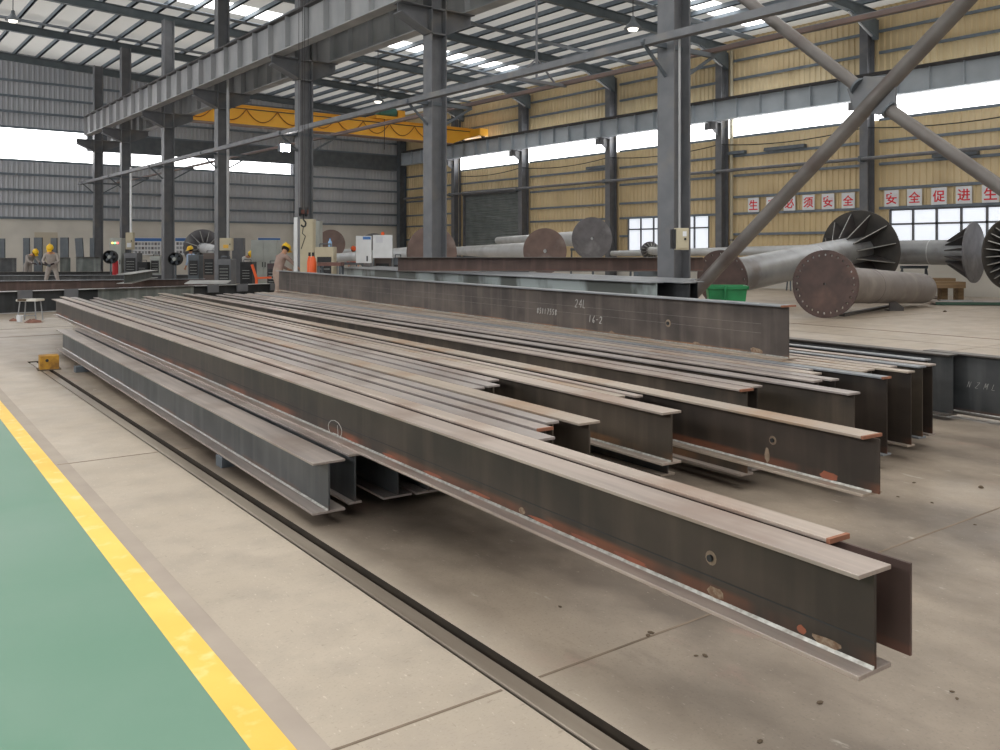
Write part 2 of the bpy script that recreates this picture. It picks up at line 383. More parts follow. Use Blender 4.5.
def wall_window(n, y0, y1, z0, z1, nx, rows):
    m = MB(); m.box(XW-.01, XW+.01, y0, y1, z0, z1); w = struct(m.build('window_%d' % n, PANE_W))
    m = MB()
    for i in range(nx+1):
        y = y0+(y1-y0)*i/nx; m.box(XW-.06, XW+.03, y-.04, y+.04, z0, z1)
    for z in [z0, z1]+rows: m.box(XW-.06, XW+.03, y0, y1, z-.035, z+.035)
    m.build('window_frame', STEEL, w)
wall_window(2, *WIN1, 6, [2.6]); wall_window(3, *WIN2, 8, [2.55])
d = MB()
nsl = 34
for i in range(nsl):
    z = DOOR[3]*i/nsl; h = DOOR[3]/nsl
    d.poly([(XW-.0, DOOR[0], z), (XW-.035, DOOR[0], z+h*.3), (XW-.035, DOOR[0], z+h*.7), (XW, DOOR[0], z+h)], (0, DOOR[1]-DOOR[0], 0))
dr = struct(d.build('door_1', SHUT)); dr['label'] = 'closed grey slatted roller shutter'
m = MB(); m.box(XW-.14, XW, DOOR[0]-.14, DOOR[0], 0, DOOR[3]+.2); m.box(XW-.14, XW, DOOR[1], DOOR[1]+.14, 0, DOOR[3]+.2); m.box(XW-.3, XW, DOOR[0], DOOR[1], DOOR[3]-.06, DOOR[3]+.2)
m.build('door_frame', STEEL, dr)
# back wall (y = YB)
XS1 = at_Y(290.4, 165, YB).x
bw = struct(corr([(-10, XW, 3.2, 6.25), (XS1, XW, 6.25, 7.85), (-10, XW, 7.85, 12.2)], YB, 'x', -1).build('wall_back', GREYW)); bw['label'] = 'grey corrugated end wall with pale plinth'
m = MB(); m.box(-10, XW, YB-.03, YB+.2, 0, 3.2); m.build('plinth', PLINTH, bw)
for z in (3.25, 3.95, 4.7, 5.5, 6.22, 7.9, 8.7, 9.5, 10.3): bx('girt', PURLIN, bw, -10, XW-.2, YB-.13, YB-.045, z-.055, z+.055)
bx('crane_beam_band', STEEL_D, bw, 11.5, XW-.2, YB-.28, YB-.14, 6.9, 7.85)
m = MB(); m.box(-10, XS1, YB-.02, YB+.02, 6.25, 7.85); s4 = struct(m.build('window_4', PANE)); s4['label'] = 'bright strip window in the end wall'
m = MB()
for i in range(16):
    x = -9.5+i*2.1; m.box(x-.012, x+.012, YB-.035, YB-.02, 6.25, 7.85)
m.build('glazing_bar', M('glazing_bars', (214, 216, 218), None), s4)
q = at_Y(46, 240, YB-.04)
m = MB(); m.box(q.x-.55, q.x+.55, YB-.07, YB-.03, 0, q.z+.4); dd = struct(m.build('door_2', M('plain_door', (196, 186, 168), None))); m = MB(); m.box(q.x+.35, q.x+.42, YB-.12, YB-.07, 1.0, 1.1); m.build('door_handle', DARKEDGE, dd)
# unseen side and rear walls keep stray daylight out
wl = struct(corr([(-9, YB, 0, 12.5)], -10, 'y', 1, pitch=1.0).build('wall_left', GREYW)); wl['label'] = 'plain grey side wall'
m = MB(); m.box(-9.93, -9.9, -6, 50, 5.5, 8.0); s5 = struct(m.build('window_5', PANE)); s5['label'] = 'unseen glowing strip added on the plain side wall'  # out of view, added to light columns and girders from this side
wk = struct(corr([(-10, 34, 0, 12.5)], -9, 'x', 1, pitch=1.0).build('wall_rear', GREYW)); wk['label'] = 'plain grey rear wall'
wx = struct(corr([(-9, 8, 0, 11.0)], XW, 'y', -1, pitch=1.0).build('wall_right_front', TAN)); wx['label'] = 'tan corrugated side wall by the camera'

def roof_material(name, c, k):
    # thin sheeting that lets some daylight through
    m = bpy.data.materials.new(name); m.use_nodes = True; nt = m.node_tree; L = nt.links.new
    b = nt.nodes['Principled BSDF']; b.inputs['Base Color'].default_value = lin((214, 212, 206)); b.inputs['Roughness'].default_value = .7
    tr = nt.nodes.new('ShaderNodeBsdfTranslucent'); tr.inputs['Color'].default_value = lin(c)
    mx = nt.nodes.new('ShaderNodeMixShader'); mx.inputs[0].default_value = k
    L(b.outputs[0], mx.inputs[1]); L(tr.outputs[0], mx.inputs[2]); L(mx.outputs[0], nt.nodes['Material Output'].inputs['Surface'])
    return m
ROOF_T = roof_material('roof_sheet_translucent', (255, 250, 240), .30)
# roof: sloping sheet with translucent strips, purlins
zb = lambda x: 10.1 + .045*(31-x)       # underside of the rafters
zs = lambda x: zb(x)+.60                # sheet
SKY = [(21.0, 22.2, 13.0, 30.4), (34.4, 35.8, -9.5, 29.4)]
def roof_piece(m, y0, y1, x0, x1):
    n = max(1, int((y1-y0)/.5))
    m.add([(x0, y0, zs(x0)), (x1, y0, zs(x1)), (x1, y1, zs(x1)), (x0, y1, zs(x0))], [(0, 1, 2, 3)])
m = MB()
roof_piece(m, 13.0, 21.0, -10, XW)
roof_piece(m, 21.0, 22.2, -10, 13); roof_piece(m, 21, 22.2, 30.4, XW); roof_piece(m, 22.2, 34.4, -10, XW)
roof_piece(m, 34.4, 35.8, 29.4, XW); roof_piece(m, 34.4, 35.8, -10, -9.5); roof_piece(m, 35.8, YB, -10, XW)
# towards the camera the same roof, pierced by wide translucent bays
BAYS = [(-7.5, -5.0), (-2.5, 0.5), (3.0, 6.0), (8.5, 11.5)]
yy = -9.0
for a, b in BAYS: roof_piece(m, yy, a, -10, XW); roof_piece(m, a, b, -10, -6); roof_piece(m, a, b, 20, XW); yy = b
roof_piece(m, yy, 13.0, -10, XW)
ce = struct(m.build('ceiling', ROOF_T)); ce['label'] = 'pale roof sheeting'
for a, b, x0, x1 in SKY + [(a, b, -6, 20) for a, b in BAYS]:
    m = MB(); roof_piece(m, a, b, x0, x1); m.build('skylight', SKYL if a > 14 else SKYF, ce)
i = 0; x = -8.8
while x < XW-.6:
    m = MB(); z = zs(x)-.03
    m.box(x-.035, x+.035, 13, YB-.05, z-.19, z); m.box(x-.035, x+.06, 13, YB-.05, z-.19, z-.17)
    m.build('purlin', PURLIN, ce); x += 1.05
for y in (30.6, 37.4, 44.2, 24.0):
    m = MB(); m.bar((-9, y-1.35, zs(-9)-.22), (XW-.4, y-1.35, zs(XW-.4)-.22), .42, .03); m.build('roof_band', PURLIN, ce)  # flat grey band below the sheet, on the camera side of each rafter

# ------------------------------------------------------------------ steel frame
def h_column(name, label, x, y, z1, dx=.42, dy=.36, mat=STEEL, group='hall columns', tf=.03, brk=None):
    t = thing(name, label, 'column', (x, y, 0), 0, group)
    bx('flange', mat, t, -dx/2, -dx/2+tf, -dy/2, dy/2, 0, z1); bx('flange', mat, t, dx/2-tf, dx/2, -dy/2, dy/2, 0, z1)
    bx('web', mat, t, -dx/2+tf, dx/2-tf, -.012, .012, 0, z1)
    m = MB(); m.box(-dx/2-.12, dx/2+.12, -dy/2-.12, dy/2+.12, 0, .03); m.build('base_plate', mat, t)
    if brk:
        zt = brk
        for sgn in (-1, 1):
            m = MB()
            e = sgn*1.02; r = sgn*dx/2
            m.poly([(r, -.012, zt-.58), (e, -.012, zt-.22), (e, -.012, zt-.02), (r, -.012, zt-.02)], (0, .024, 0))
            m.box(min(r, e), max(r, e), -dy/2, dy/2, zt-.02, zt)
            m.poly([(r, -dy/2, zt-.6), (e, -dy/2, zt-.24), (e, -dy/2, zt-.22), (r, -dy/2, zt-.58)], (0, dy, 0))
            m.build('bracket', mat, t)
        m = MB(); m.box(-dx/2, dx/2, -dy/2, dy/2, zt-.62, zt-.58); m.box(-dx/2, dx/2, -dy/2, dy/2, zt-.04, zt); m.build('stiffener', mat, t)
    m = MB(); m.bar((-.78, 0, 5.0), (1.05, 0, 5.0), .06, .08); m.bar((-.78, 0, 5.0), (-dx/2, 0, 4.5), .04, .05); m.bar((1.05, 0, 5.0), (dx/2, 0, 4.5), .04, .05)
    if z1 > 10.5: m.build('conduit_arm', STEEL_D, t)
    return t
XC = 11.4
LROW = [at_X(px, 250, XC).y for px in (674, 435, 304, 222, 168, 125.5, 98)]
lab = ['thick grey steel column with electrical box, standing beside the diagonal pipe brace', 'round-edged light grey column in front of the brown disc, second from the diagonal brace',
       'grey column with crane ropes and a cream cabinet at its foot', 'grey column with a cream switch box, between the ribbed flange and the grey cabinets',
       'grey column standing between two notice boards', 'slim grey column with a pale vertical conduit beside the pilot-lamp cabinet', 'dark grey column carrying the far end of the crane girder']
for i, y in enumerate(LROW):
    h_column('steel_column', lab[i], XC, y, zb(XC), brk=7.2)
h_column('steel_column', 'grey column at the near foot of the diagonal pipe brace', XC, LROW[0]-6.4, zb(XC), brk=7.2)
RROW = [at_X(px, 200, 31.0).y for px in (867, 722, 611, 523.5, 456)]
lab2 = ['grey wall column between the two rows of red characters', 'grey wall column with a pale downpipe, next to the first red character',
        'grey wall column between the tan wall panels and the small window', 'grey wall column beside the roller shutter, nearer the windows', 'grey wall column beside the roller shutter, nearer the end wall']
for i, y in enumerate(RROW):
    h_column('wall_column', lab2[i], 31.0, y, zb(31), dx=.5, dy=.32, group='side wall columns')
    c = bpy.data.objects  # corbel for the crane girder
CORNER = h_column('wall_column', 'dark grey column in the corner of the end wall', 31.0, YB-.45, zb(31), dx=.5, dy=.4, mat=STEEL_D, group='side wall columns')
h_column('wall_column', 'grey wall column beyond the far row of red characters, by the long window', 31.0, RROW[0]-6.8, zb(31), dx=.5, dy=.32, group='side wall columns')
for x, l in ((18.6, 'grey end wall post beneath the bright strip window, beside the crane'), (23.6, 'grey end wall post at the end of the bright strip window')):
    t = thing('end_wall_post', l, 'column', (x, YB-.3, 0), 0, 'end wall posts'); bx('flange', STEEL_D, t, -.14, .14, -.14, -.12, 0, 10.6); bx('flange', STEEL_D, t, -.14, .14, .12, .14, 0, 10.6); bx('web', STEEL_D, t, -.01, .01, -.12, .12, 0, 10.6)
# downpipes
for i, (y, l) in enumerate(((RROW[1]-.35, 'cream downpipe beside the wall column next to the first red character'), (DOOR[1]+.55, 'cream downpipe between the roller shutter and the corner'), (DOOR[0]-.5, 'cream downpipe beside the roller shutter, on the window side'))):
    t = thing('downpipe', l, 'pipe', (XW-.2, y, 0), 0, 'downpipes'); m = MB(); m.tube((0, 0, 0), (0, 0, 10.2), .075, n=10); m.build('pipe', CREAM, t)
    for z in (2, 5, 8): m = MB(); m.tube((0, 0, z), (0, 0, z+.06), .09, n=10); m.box(0, .17, -.02, .02, z, z+.05); m.build('clamp', STEEL, t)
# rafters
RY = [24.0, 30.8, 37.3, 43.6, 50.2, 17.2]
rl = ['second rafter from the top of the view, meeting the wall column by the small window', 'long rafter above the orange crane', 'long rafter joining the column between the notice boards', 'rafter joining the column with the pale vertical conduit', 'dark rafter along the top of the end wall', 'rafter meeting the wall column next to the first red character']
for y, l in zip(RY, ['grey sloping roof rafter, '+s for s in ('fifth from the end wall', 'fourth from the end wall', 'third from the end wall', 'second from the end wall', 'fixed along the end wall', 'sixth from the end wall')]):
    t = thing('roof_rafter', l, 'rafter', (0, y, 0), 0, 'roof rafters')
    def seg(name, z0, z1, w):
        m = MB(); m.poly([(-9.9, -w/2, zb(-9.9)+z0), (31.1, -w/2, zb(31.1)+z0), (31.1, -w/2, zb(31.1)+z1), (-9.9, -w/2, zb(-9.9)+z1)], (0, w, 0)); m.build(name, RAFTER, t)
    seg('web', .015, .335, .02); seg('bottom_flange', 0, .015, .22); seg('top_flange', .335, .35, .22)
    m = MB(); m.poly([(31.1, -.1, 9.4), (31.1, -.1, 10.1), (29.3, -.1, zb(29.3))], (0, .2, 0)); m.build('knee_haunch', RAFTER, t)
    m = MB(); m.bar((29.2, 0, zb(29.2)-.02), (30.78, 0, 9.5), .06, .06); m.build('knee_brace', GIRDER, t)
# crane runway girders
def girder(label, p, q, z0, z1, mat, edge, w=.34, ribs=1.15, side=-1, group='crane runway girders'):
    d = Vector((q[0]-p[0], q[1]-p[1], 0)); L = d.length
    t = thing('runway_girder', label, 'crane girder', (p[0], p[1], z0), -math.atan2(d.x, d.y), group)
    h = z1-z0
    bx('web', mat, t, -.01, .01, 0, L, .03, h-.03); bx('bottom_flange', mat, t, -w/2, w/2, 0, L, 0, .03); bx('top_flange', edge, t, -w/2, w/2, 0, L, h-.03, h)
    bx('crane_rail', edge, t, -.04, .04, 0, L, h, h+.1)
    r = None; k = int(L/ribs)
    for i in range(k+1):
        y = .05+i*(L-.1)/k
        if r is None: r = bx('stiffener', mat, t, side*w/2*.96 if side < 0 else .01, -.01 if side < 0 else w/2*.96, -.008, .008, .03, h-.03); r.location = (0, y, 0)
        else: linked(r, 'stiffener', t, (0, y, 0))
    return t
girder('long pale crane girder carried on the column brackets, on the side facing the yellow line', (10.45, 3.0), (10.56, 46.6), 7.2, 8.15, GIRDER, DARKEDGE)
girder('long shaded crane girder carried on the column brackets, on the orange crane side', (12.25, 3.0), (12.3, 49.3), 7.2, 8.1, GIRDER, DARKEDGE)
girder('long blue-grey crane girder running above the strip window of the sign wall', (30.35, 9.0), (30.35, 49.3), 7.1, 7.95, GIRDER_B, DARKEDGE)
for y in RROW + [RROW[0]-6.8]:
    pass
for i, y in enumerate(RROW):
    t = thing('girder_bracket', 'grey bracket under the crane girder on the sign wall, %s counted from the near end' % ORD[i], 'bracket', (30.75, y, 0), 0, 'wall girder brackets')
    m = MB(); m.box(-.62, 0, -.16, .16, 7.06, 7.1); m.poly([(0, -.02, 6.5), (-.62, -.02, 6.9), (-.62, -.02, 7.06), (0, -.02, 7.06)], (0, .04, 0)); m.build('bracket_plate', STEEL, t)
    m = MB(); m.box(-.55, -.5, -.3, .3, 6.75, 7.05); m.build('bracket_flange', STEEL, t)
# X brace of pipes
def yz(px, py): return at_X(px, py, XC)
def brace_pt(y, z): return Vector((XC, y, z))
a0, a1 = yz(967, 0), yz(697, 290); da = (a1-a0)
pA = a0+da*((LROW[0]-.3-a0.y)/da.y); pB = a0+da*((LROW[0]-6.4+.3-a0.y)/da.y)
b0, b1 = yz(770, 15), yz(1000, 184); db = b1-b0
pC = b0+db*((LROW[0]-.25-b0.y)/db.y); pD = b0+db*((LROW[0]-6.4+.3-b0.y)/db.y)
ctr = yz(872, 97)
t = thing('pipe_brace', 'grey diagonal pipe cross brace fixed to the thick column', 'brace', (XC, LROW[0]-3.2, 0))
def rel(o, v): return Vector(v)-Vector(o.location)
m = MB(); m.tube(rel(t, pA), rel(t, pB), .105, n=20); m.build('main_pipe', BRACE, t, smooth=True)
dn = (pD-pC).normalized()
m = MB(); m.tube(rel(t, pC), rel(t, ctr-dn*.28), .088, n=20); m.build('upper_pipe', BRACE, t, smooth=True)
m = MB(); m.tube(rel(t, ctr+dn*.32), rel(t, pD), .088, n=20); m.build('lower_pipe', BRACE, t, smooth=True)
m = MB(); c = rel(t, ctr)
m.poly([c+Vector((-.012, .36, .16)), c+Vector((-.012, .26, -.14)), c+Vector((-.012, -.1, -.26)), c+Vector((-.012, -.34, -.2)), c+Vector((-.012, -.34, .22)), c+Vector((-.012, .1, .3))], (.024, 0, 0)); m.build('gusset_plate', STEEL, t)
for e in (ctr-dn*.28, ctr+dn*.32):
    m = MB(); m.tube(rel(t, e-dn*.015), rel(t, e+dn*.015), .12, n=20); m.build('end_plate', STEEL_D, t)
for e, s_ in ((pA, 1), (pB, -1), (pC, 1), (pD, -1)):
    m = MB(); m.box(-.012, .012, -.05, .25, -.2, .2, mat=Matrix.Translation(rel(t, e)) @ (Matrix.Identity(4) if s_ > 0 else Matrix.Rotation(PI, 4, 'Z'))); m.build('end_gusset', STEEL_D, t)
# long conduits on the column arms
t = thing('cable_channel', 'long grey cable channel crossing the thick columns on small arms', 'cable channel', (10.72, 3.0, 5.0))
bx('channel', STEEL, t, -.07, .07, 0, 46.0, -.06, .06)
t = thing('bus_rail', 'long thin rust-red conductor rail under the roof, on the crane side of the columns', 'conductor rail', (12.35, 3.0, 5.1))
bx('rail', M('bus_red', (110, 88, 80), (92, 78, 74), 2, .6), t, -.03, .03, 0, 46.0, -.06, .01); bx('cover', STEEL, t, .07, .12, 0, 46.0, -.05, .05)
pr = at_d(541, 68, 18.0)
t = thing('hanger_rod', 'thin steel hanger rod between cable channel and conductor rail, dropping from the roof', 'hanger', (11.6, pr.y, 5.0))
m = MB(); m.tube((0, 0, .1), (0, 0, zs(11.6)-5.2), .025, n=8); m.build('rod', STEEL, t)
m = MB(); m.bar((-.9, 0, .03), (.8, 0, .03), .06, .06); m.bar((-.5, 0, .05), (0, 0, .5), .03, .03); m.bar((.5, 0, .05), (0, 0, .5), .03, .03); m.build('cross_frame', STEEL, t)
t = thing('wall_pipe', 'long grey service pipe along the sign wall below the strip window', 'pipe', (30.55, 9, 4.97)); m = MB(); m.tube((0, 0, 0), (0, 40.5, 0), .07, n=10); m.build('pipe', STEEL, t, smooth=True)
for y in RROW: m = MB(); m.box(-.1, .22, y-9-.05, y-9+.05, -.1, .1); m.build('clamp', STEEL_D, t)
t = thing('sagging_cable', 'thin dark cable sagging along the sign wall under the strip window', 'cable', (30.8, 0, 0)); m = MB()
pts = []
ys = [RROW[0]-6.8]+RROW
for a, b in zip(ys[:-1], ys[1:]):
    for i in range(8):
        u = i/8; pts.append((0, a+(b-a)*u, 6.15-.35*4*u*(1-u)*.6))
m.path(pts, .022, 5); m.build('cable', BLACK, t)
for i, (px, py, w) in enumerate(((601, 172, 26), (738, 151, 16), (776, 147, 20), (796, 146, 20), (944, 157, 20), (970, 155, 18))):
    p = at_X(px, py, 31.25); q0 = at_X(px-w/2, py, 31.25); q1 = at_X(px+w/2, py, 31.25); L = abs(q0.y-q1.y)
    zc = min((5.65, 4.8), key=lambda z: abs(z-p.z))+.05
    t = thing('cable_tray', 'long dark tray on a rail of the sign wall, %s from the roller shutter' % ORD[i], 'tray', (31.2, p.y, zc), 0, 'dark trays on the sign wall')
    m = MB(); m.poly([(-.14, -L/2, 0), (.1, -L/2, 0), (.1, -L/2, .14), (-.1, -L/2, .14)], (0, L, 0)); m.build('tray_body', STEEL_D, t)

# orange overhead crane
YC = 41.6
t = thing('overhead_crane', 'orange-yellow overhead bridge crane spanning under the roof', 'crane', (12.3, YC, 0))
def span(x0, x1, y0, y1, z0, z1, name, mat): return bx(name, mat, t, x0-12.3, x1-12.3, y0, y1, z0, z1)
m = MB(); m.poly([(.3, -.35, 8.2), (1.6, -.35, 7.68), (16.4, -.35, 7.68), (17.8, -.35, 8.2), (17.8, -.35, 8.6), (.3, -.35, 8.6)], (0, .6, 0)); m.build('bridge_girder', ORANGE, t)
span(12.7, 30.1, -.42, .32, 8.58, 8.62, 'top_plate', ORANGE); span(13.9, 28.7, -.42, .32, 7.64, 7.68, 'bottom_plate', M('crane_lower', (150, 120, 100), None))
m = MB(); m.box(.3, 17.7, -.38, -.352, 8.42, 8.46); m.build('conductor_track', DARKEDGE, t)
span(29.9, 30.5, -1.3, 1.3, 8.14, 8.55, 'end_truck', ORANGE); span(12.05, 12.55, -1.3, 1.3, 8.3, 8.66, 'end_truck', ORANGE)
m = MB()
for y in (-1.0, 1.0): m.tube((18.02, y, 8.2), (18.12, y, 8.2), .15, n=14)
m.build('wheel', DARKEDGE, t, smooth=True)
m = MB(); pts = []
n = 9
for i in range(n):
    for j in range(10):
        u = j/10; pts.append((1.0+(i+u)*1.6, -.40, 8.42-2.3*u*(1-u)))
m.path(pts, .022, 5); m.build('festoon_cable', M('festoon', (150, 84, 36), None), t)
pt = at_Y(385, 117, YC); xo = pt.x-12.3
m = MB(); m.box(xo-.9, xo+.9, -.6, .5, 8.64, 8.8); m.build('trolley', ORANGE, t)
m = MB(); m.tube((xo-.6, -.2, 9.05), (xo+.5, -.2, 9.05), .26, n=16); m.build('hoist_drum', M('hoist_green', (70, 120, 110), None), t, smooth=True); bx('motor', ORANGE, t, xo+.55, xo+1.0, -.45, .1, 8.8, 9.2)
pz = at_Y(372, 60, YC); m = MB(); m.tube((xo-.3, -.45, 8.7), (xo-.3, -.45, 7.0), .02, n=6); m.build('hoist_rope', DARKEDGE, t)

# high-bay lamps and floodlight
def lamp(label, p, top):
    t = thing('high_bay_lamp', label, 'lamp', p, 0, 'high bay lamps'); m = MB(); m.tube((0, 0, .3), (0, 0, top-p.z), .015, n=6); m.build('cord', DARKEDGE, t)
    m = MB(); m.lathe([(.05, .32), (.07, .2), (.1, .16), (.24, 0), (.25, -.02), (.22, -.02)], 18); m.build('shade', STEEL_D, t, smooth=True)
    m = MB(); m.lathe([(.02, -.1), (.12, -.08), (.16, 0), (.14, .04)], 14); m.build('bulb', BULB, t, smooth=True)
p = at_d(13, 20, 30); lamp('bell-shaped hanging lamp in front of the pale roof near the end wall', p, zs(p.x))
p = at_d(633, 28, 24); lamp('bell-shaped hanging lamp beside the top of the thick column', p, zs(p.x))
p = at_d(378, 101, 36); lamp('bell-shaped hanging lamp above the orange crane hoist', p, zs(p.x))
c303 = LROW[2]
t = thing('floodlight', 'glaring white floodlight fixed to the column with the crane ropes', 'lamp', (10.72, c303-.15, 4.55))
m = MB(); m.box(-.16, .16, -.05, .12, -.12, .12); m.build('housing', STEEL_D, t, bevel=.01); m = MB(); m.box(-.14, .14, -.06, -.051, -.1, .1); m.build('lens', LAMP, t)
m = MB(); m.bar((.16, .05, 0), (.48, .12, 0), .05, .05); m.build('arm', STEEL_D, t)

# ------------------------------------------------------------------ H-beams
BEAMS = {}
def hbeam(label, near, far, z0, z1, w, web, top, bot=None, tf=.014, tw=.01, web_ext=0, weld=False, group=None, rust=False, name='steel_beam', stiff=0):
    near, far = Vector((near[0], near[1], 0)), Vector((far[0], far[1], 0)); d = far-near; L = d.length; h = z1-z0
    t = thing(name, label, 'steel beam', (near.x, near.y, z0), -math.atan2(d.x, d.y), group)
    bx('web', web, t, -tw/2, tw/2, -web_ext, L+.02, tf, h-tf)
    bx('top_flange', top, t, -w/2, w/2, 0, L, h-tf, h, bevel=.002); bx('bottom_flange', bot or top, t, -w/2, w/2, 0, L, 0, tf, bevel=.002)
    if weld:
        m = MB(); m.poly([(-tw/2, 0, tf), (-tw/2-.009, 0, tf), (-tw/2, 0, tf+.009)], (0, L, 0)); m.build('weld_bead', WELD, t)
    if rust:
        m = MB(); m.box(-w/2-.001, w/2+.001, -.002, .012, h-tf-.001, h+.001); m.build('rusty_edge', RUST_END, t)
    for i in range(stiff):
        y = .3+i*(L-.6)/max(1, stiff-1); bx('stiffener', web, t, -w/2+.01, -tw/2, y-.006, y+.006, tf, h-tf)
    return t
GA = 'H-beams in the upper layer of the long stack'
def stack(lst, s, z0, z1, group, fmt, webs, gap=.014, fan=0, **kw):
    out = []
    for i, e in enumerate(lst):
        u, w, yn, yf = e[:4]; o = dict(kw); o.update(e[4] if len(e) > 4 else {})
        lbl = o.pop('label', None) or fmt % ORD[i]
        dz = o.pop('dz', 0); web = o.pop('web', webs[i % len(webs)]); top = o.pop('top', FL[(i*2+i//3) % 5]); ww = w-gap
        uc = u+ww/2
        si = s+fan*i/max(1, len(lst)-1)
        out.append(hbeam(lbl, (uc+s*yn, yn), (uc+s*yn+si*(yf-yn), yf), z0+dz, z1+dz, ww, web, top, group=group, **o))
    return out
A_ = stack([
    (2.235, .196, 1.334, 18.2, dict(label='longest front H-beam with dark web, overhanging the floor rail side of the stack', weld=True, web=WEBD, top=FL[0])),
    (2.405, .138, 1.54, 18.8, dict(label='second H-beam from the floor rail, its brown web end sticking out past its flange', web_ext=.24, web=WEBRED, top=FL[1], rust=True, dz=.012)),
    (2.545, .145, 3.26, 18.7), (2.692, .135, 3.446, 17.6, dict(rust=True)), (2.83, .125, 3.55, 18.3), (2.957, .185, 3.42, 17.2, dict(top=FL[3], web=WEBR)),
    (3.127, .13, 4.73, 17.5, dict(top=FL[4])), (3.26, .14, 4.75, 17.8, dict(top=FL[4])), (3.405, .13, 4.95, 17.3, dict(top=FL[2])), (3.54, .185, 3.35, 18.2, dict(web=WEBR, weld=True)),
    (3.71, .102, 3.91, 18.0), (3.815, .098, 3.85, 18.3), (3.915, .19, 2.317, 19.3, dict(label='last H-beam of the upper layer, its dark web end jutting clear over the floor', web=WEBD, weld=True, web_ext=.04, top=FL[3], rust=True)),
], .07, .38, .68, GA, 'pink-grey H-beam in the upper layer of the long stack, %s from the floor rail', [WEBD, WEBR, WEBD], gap=.038, fan=.03)
GB = 'deep H-beams standing on the floor behind the long stack'
B_ = stack([
    (4.52, .165, 3.61, 19.0, dict(rust=True)), (4.69, .15, 3.65, 18.6), (4.985, .17, 3.09, 18.0), (5.26, .14, 3.54, 18.4), (5.415, .14, 3.5, 18.2), (5.57, .14, 3.75, 17.9), (5.725, .1, 3.9, 18.2),
    (5.83, .145, 3.33, 18.0, dict(rust=True, top=FL_BLUE)), (5.985, .12, 3.6, 18.5), (6.11, .135, 3.62, 18.5), (6.255, .145, 3.37, 18.3), (6.41, .14, 3.6, 18.1), (6.6, .15, 3.46, 18.0, dict(top=FL_BLUE)), (6.78, .15, 3.47, 18.4), (7.07, .15, 3.66, 18.2, dict(top=FL_BLUE)),
], .087, .1, .675, GB, 'deep brown-webbed H-beam behind the long stack, %s from the stack', [WEBR, WEBD, WEBR], gap=.044)
T_ = hbeam('tall single H-beam lying on top of the deep beams, chalk marks on its brown web', (6.46, 4.345), (8.3, 18.8), .677, 1.135, .17, WEBT, FL_BLUE, FL[3], group=None, weld=True, rust=True)
PU = at_z(953, 354.5, .62)
hbeam('blue-black H-beam lying alone beyond the deep beams, ending beside the chalk-marked one', tuple(PU.xy), (PU.x+.087*13, PU.y+13), .05, .62, .16, WEBB, FL_DARK)
V_ = hbeam('blue-black H-beam with scratched chalk letters, running out of view over the open floor', (PU.x+.22-.087*5.6, PU.y-5.4), (PU.x+.22+.0, PU.y+.35), .05, .62, .16, WEBB, FL_DARK, weld=True)
C_L = stack([
    (1.94, .215, 4.62, 14.83, dict(label='blue-grey H-beam of the bottom layer lying along the floor rail', top=FL[2], weld=True)), (2.2, .1, 4.69, 15.0), (2.42, .21, 4.65, 15.1), (2.64, .19, 4.62, 15.0), (2.84, .19, 4.7, 15.0),
    (3.04, .19, 4.8, 15.0), (3.24, .19, 4.8, 15), (3.44, .19, 4.8, 15), (3.64, .19, 4.75, 15), (3.84, .19, 4.7, 15), (4.2, .15, 3.98, 15),
], .066, .08, .38, 'H-beams in the bottom layer of the long stack', 'blue-grey H-beam in the bottom layer of the stack, %s from the floor rail', [WEBB])
# timber / steel sleepers
def sleeper(label, x0, x1, y, h, z=0):
    t = tag(bx('sleeper', STEEL_D, None, -(x1-x0)/2, (x1-x0)/2, -.06, .06, 0, h, bevel=.004), label, 'sleeper', 'steel sleepers under the beams'); t.location = ((x0+x1)/2, y, z); return t
sleeper('square steel sleeper under the far part of the bottom layer of beams', 2.68, 5.25, 12.5, .08); sleeper('square steel sleeper under the near part of the bottom layer of beams', 2.35, 4.75, 6.4, .08)
sleeper('long steel sleeper under the far part of the deep beams', 5.62, 8.45, 12.3, .1); sleeper('long steel sleeper under the near part of the deep beams', 4.95, 7.78, 5.2, .1)
for i, (x, y) in enumerate(((8.34, 2.6), (8.12, .2), (8.62, 6.0), (9.2, 14.0))):
    sleeper('short block under the blue-black beams, %s counted from the open end' % ORD[i], x-.25, x+.25, y, .05)
# lifting lug stubs with scorched halo, chalk writing
def on_web(t, y, z, side=-1): return (side*.006, y, z)
SCORCH = M('scorch', (150, 132, 112), (110, 92, 78), 20, .6)
def lug(t, y, z, r=.012):
    m = MB(); m.tube((-.0052, y, z), (-.0062, y, z), r*2.1, n=14); m.build('scorch_mark', SCORCH, t)
    m = MB(); m.tube((-.005, y, z), (-.016, y, z), r, n=12); m.build('lug_stub', BLACK, t)
def patch(t, y, z, w, h, mat):
    m = MB(); pts = []
    for i in range(12):
        a = 2*PI*i/12; r = .75+.35*random.random(); pts.append((-.0053, y+math.cos(a)*w/2*r, z+math.sin(a)*h/2*r))
    m.poly(pts, (-.0006, 0, 0)); m.build('burn_patch', mat, t)
HEAT = M('heat_tint', (150, 132, 112), (112, 84, 64), 60, .5); BRK = M('primer_red', (150, 86, 62), (126, 76, 60), 9, .6)
lug(A_[0], .62, .155); patch(A_[0], .60, .04, .09, .045, HEAT); patch(A_[0], .16, .035, .11, .03, HEAT); patch(A_[0], .25, .04, .04, .03, BRK); patch(A_[0], 1.75, .04, .05, .035, HEAT)
lug(A_[12], .62, .16); patch(A_[12], .25, .04, .12, .05, BRK); patch(A_[12], .66, .07, .035, .09, SCORCH)
lug(T_, 1.5, .2, .018); patch(T_, 1.1, .03, .1, .05, HEAT); patch(T_, 2.4, .03, .1, .05, HEAT); patch(T_, .35, .04, .16, .06, HEAT)
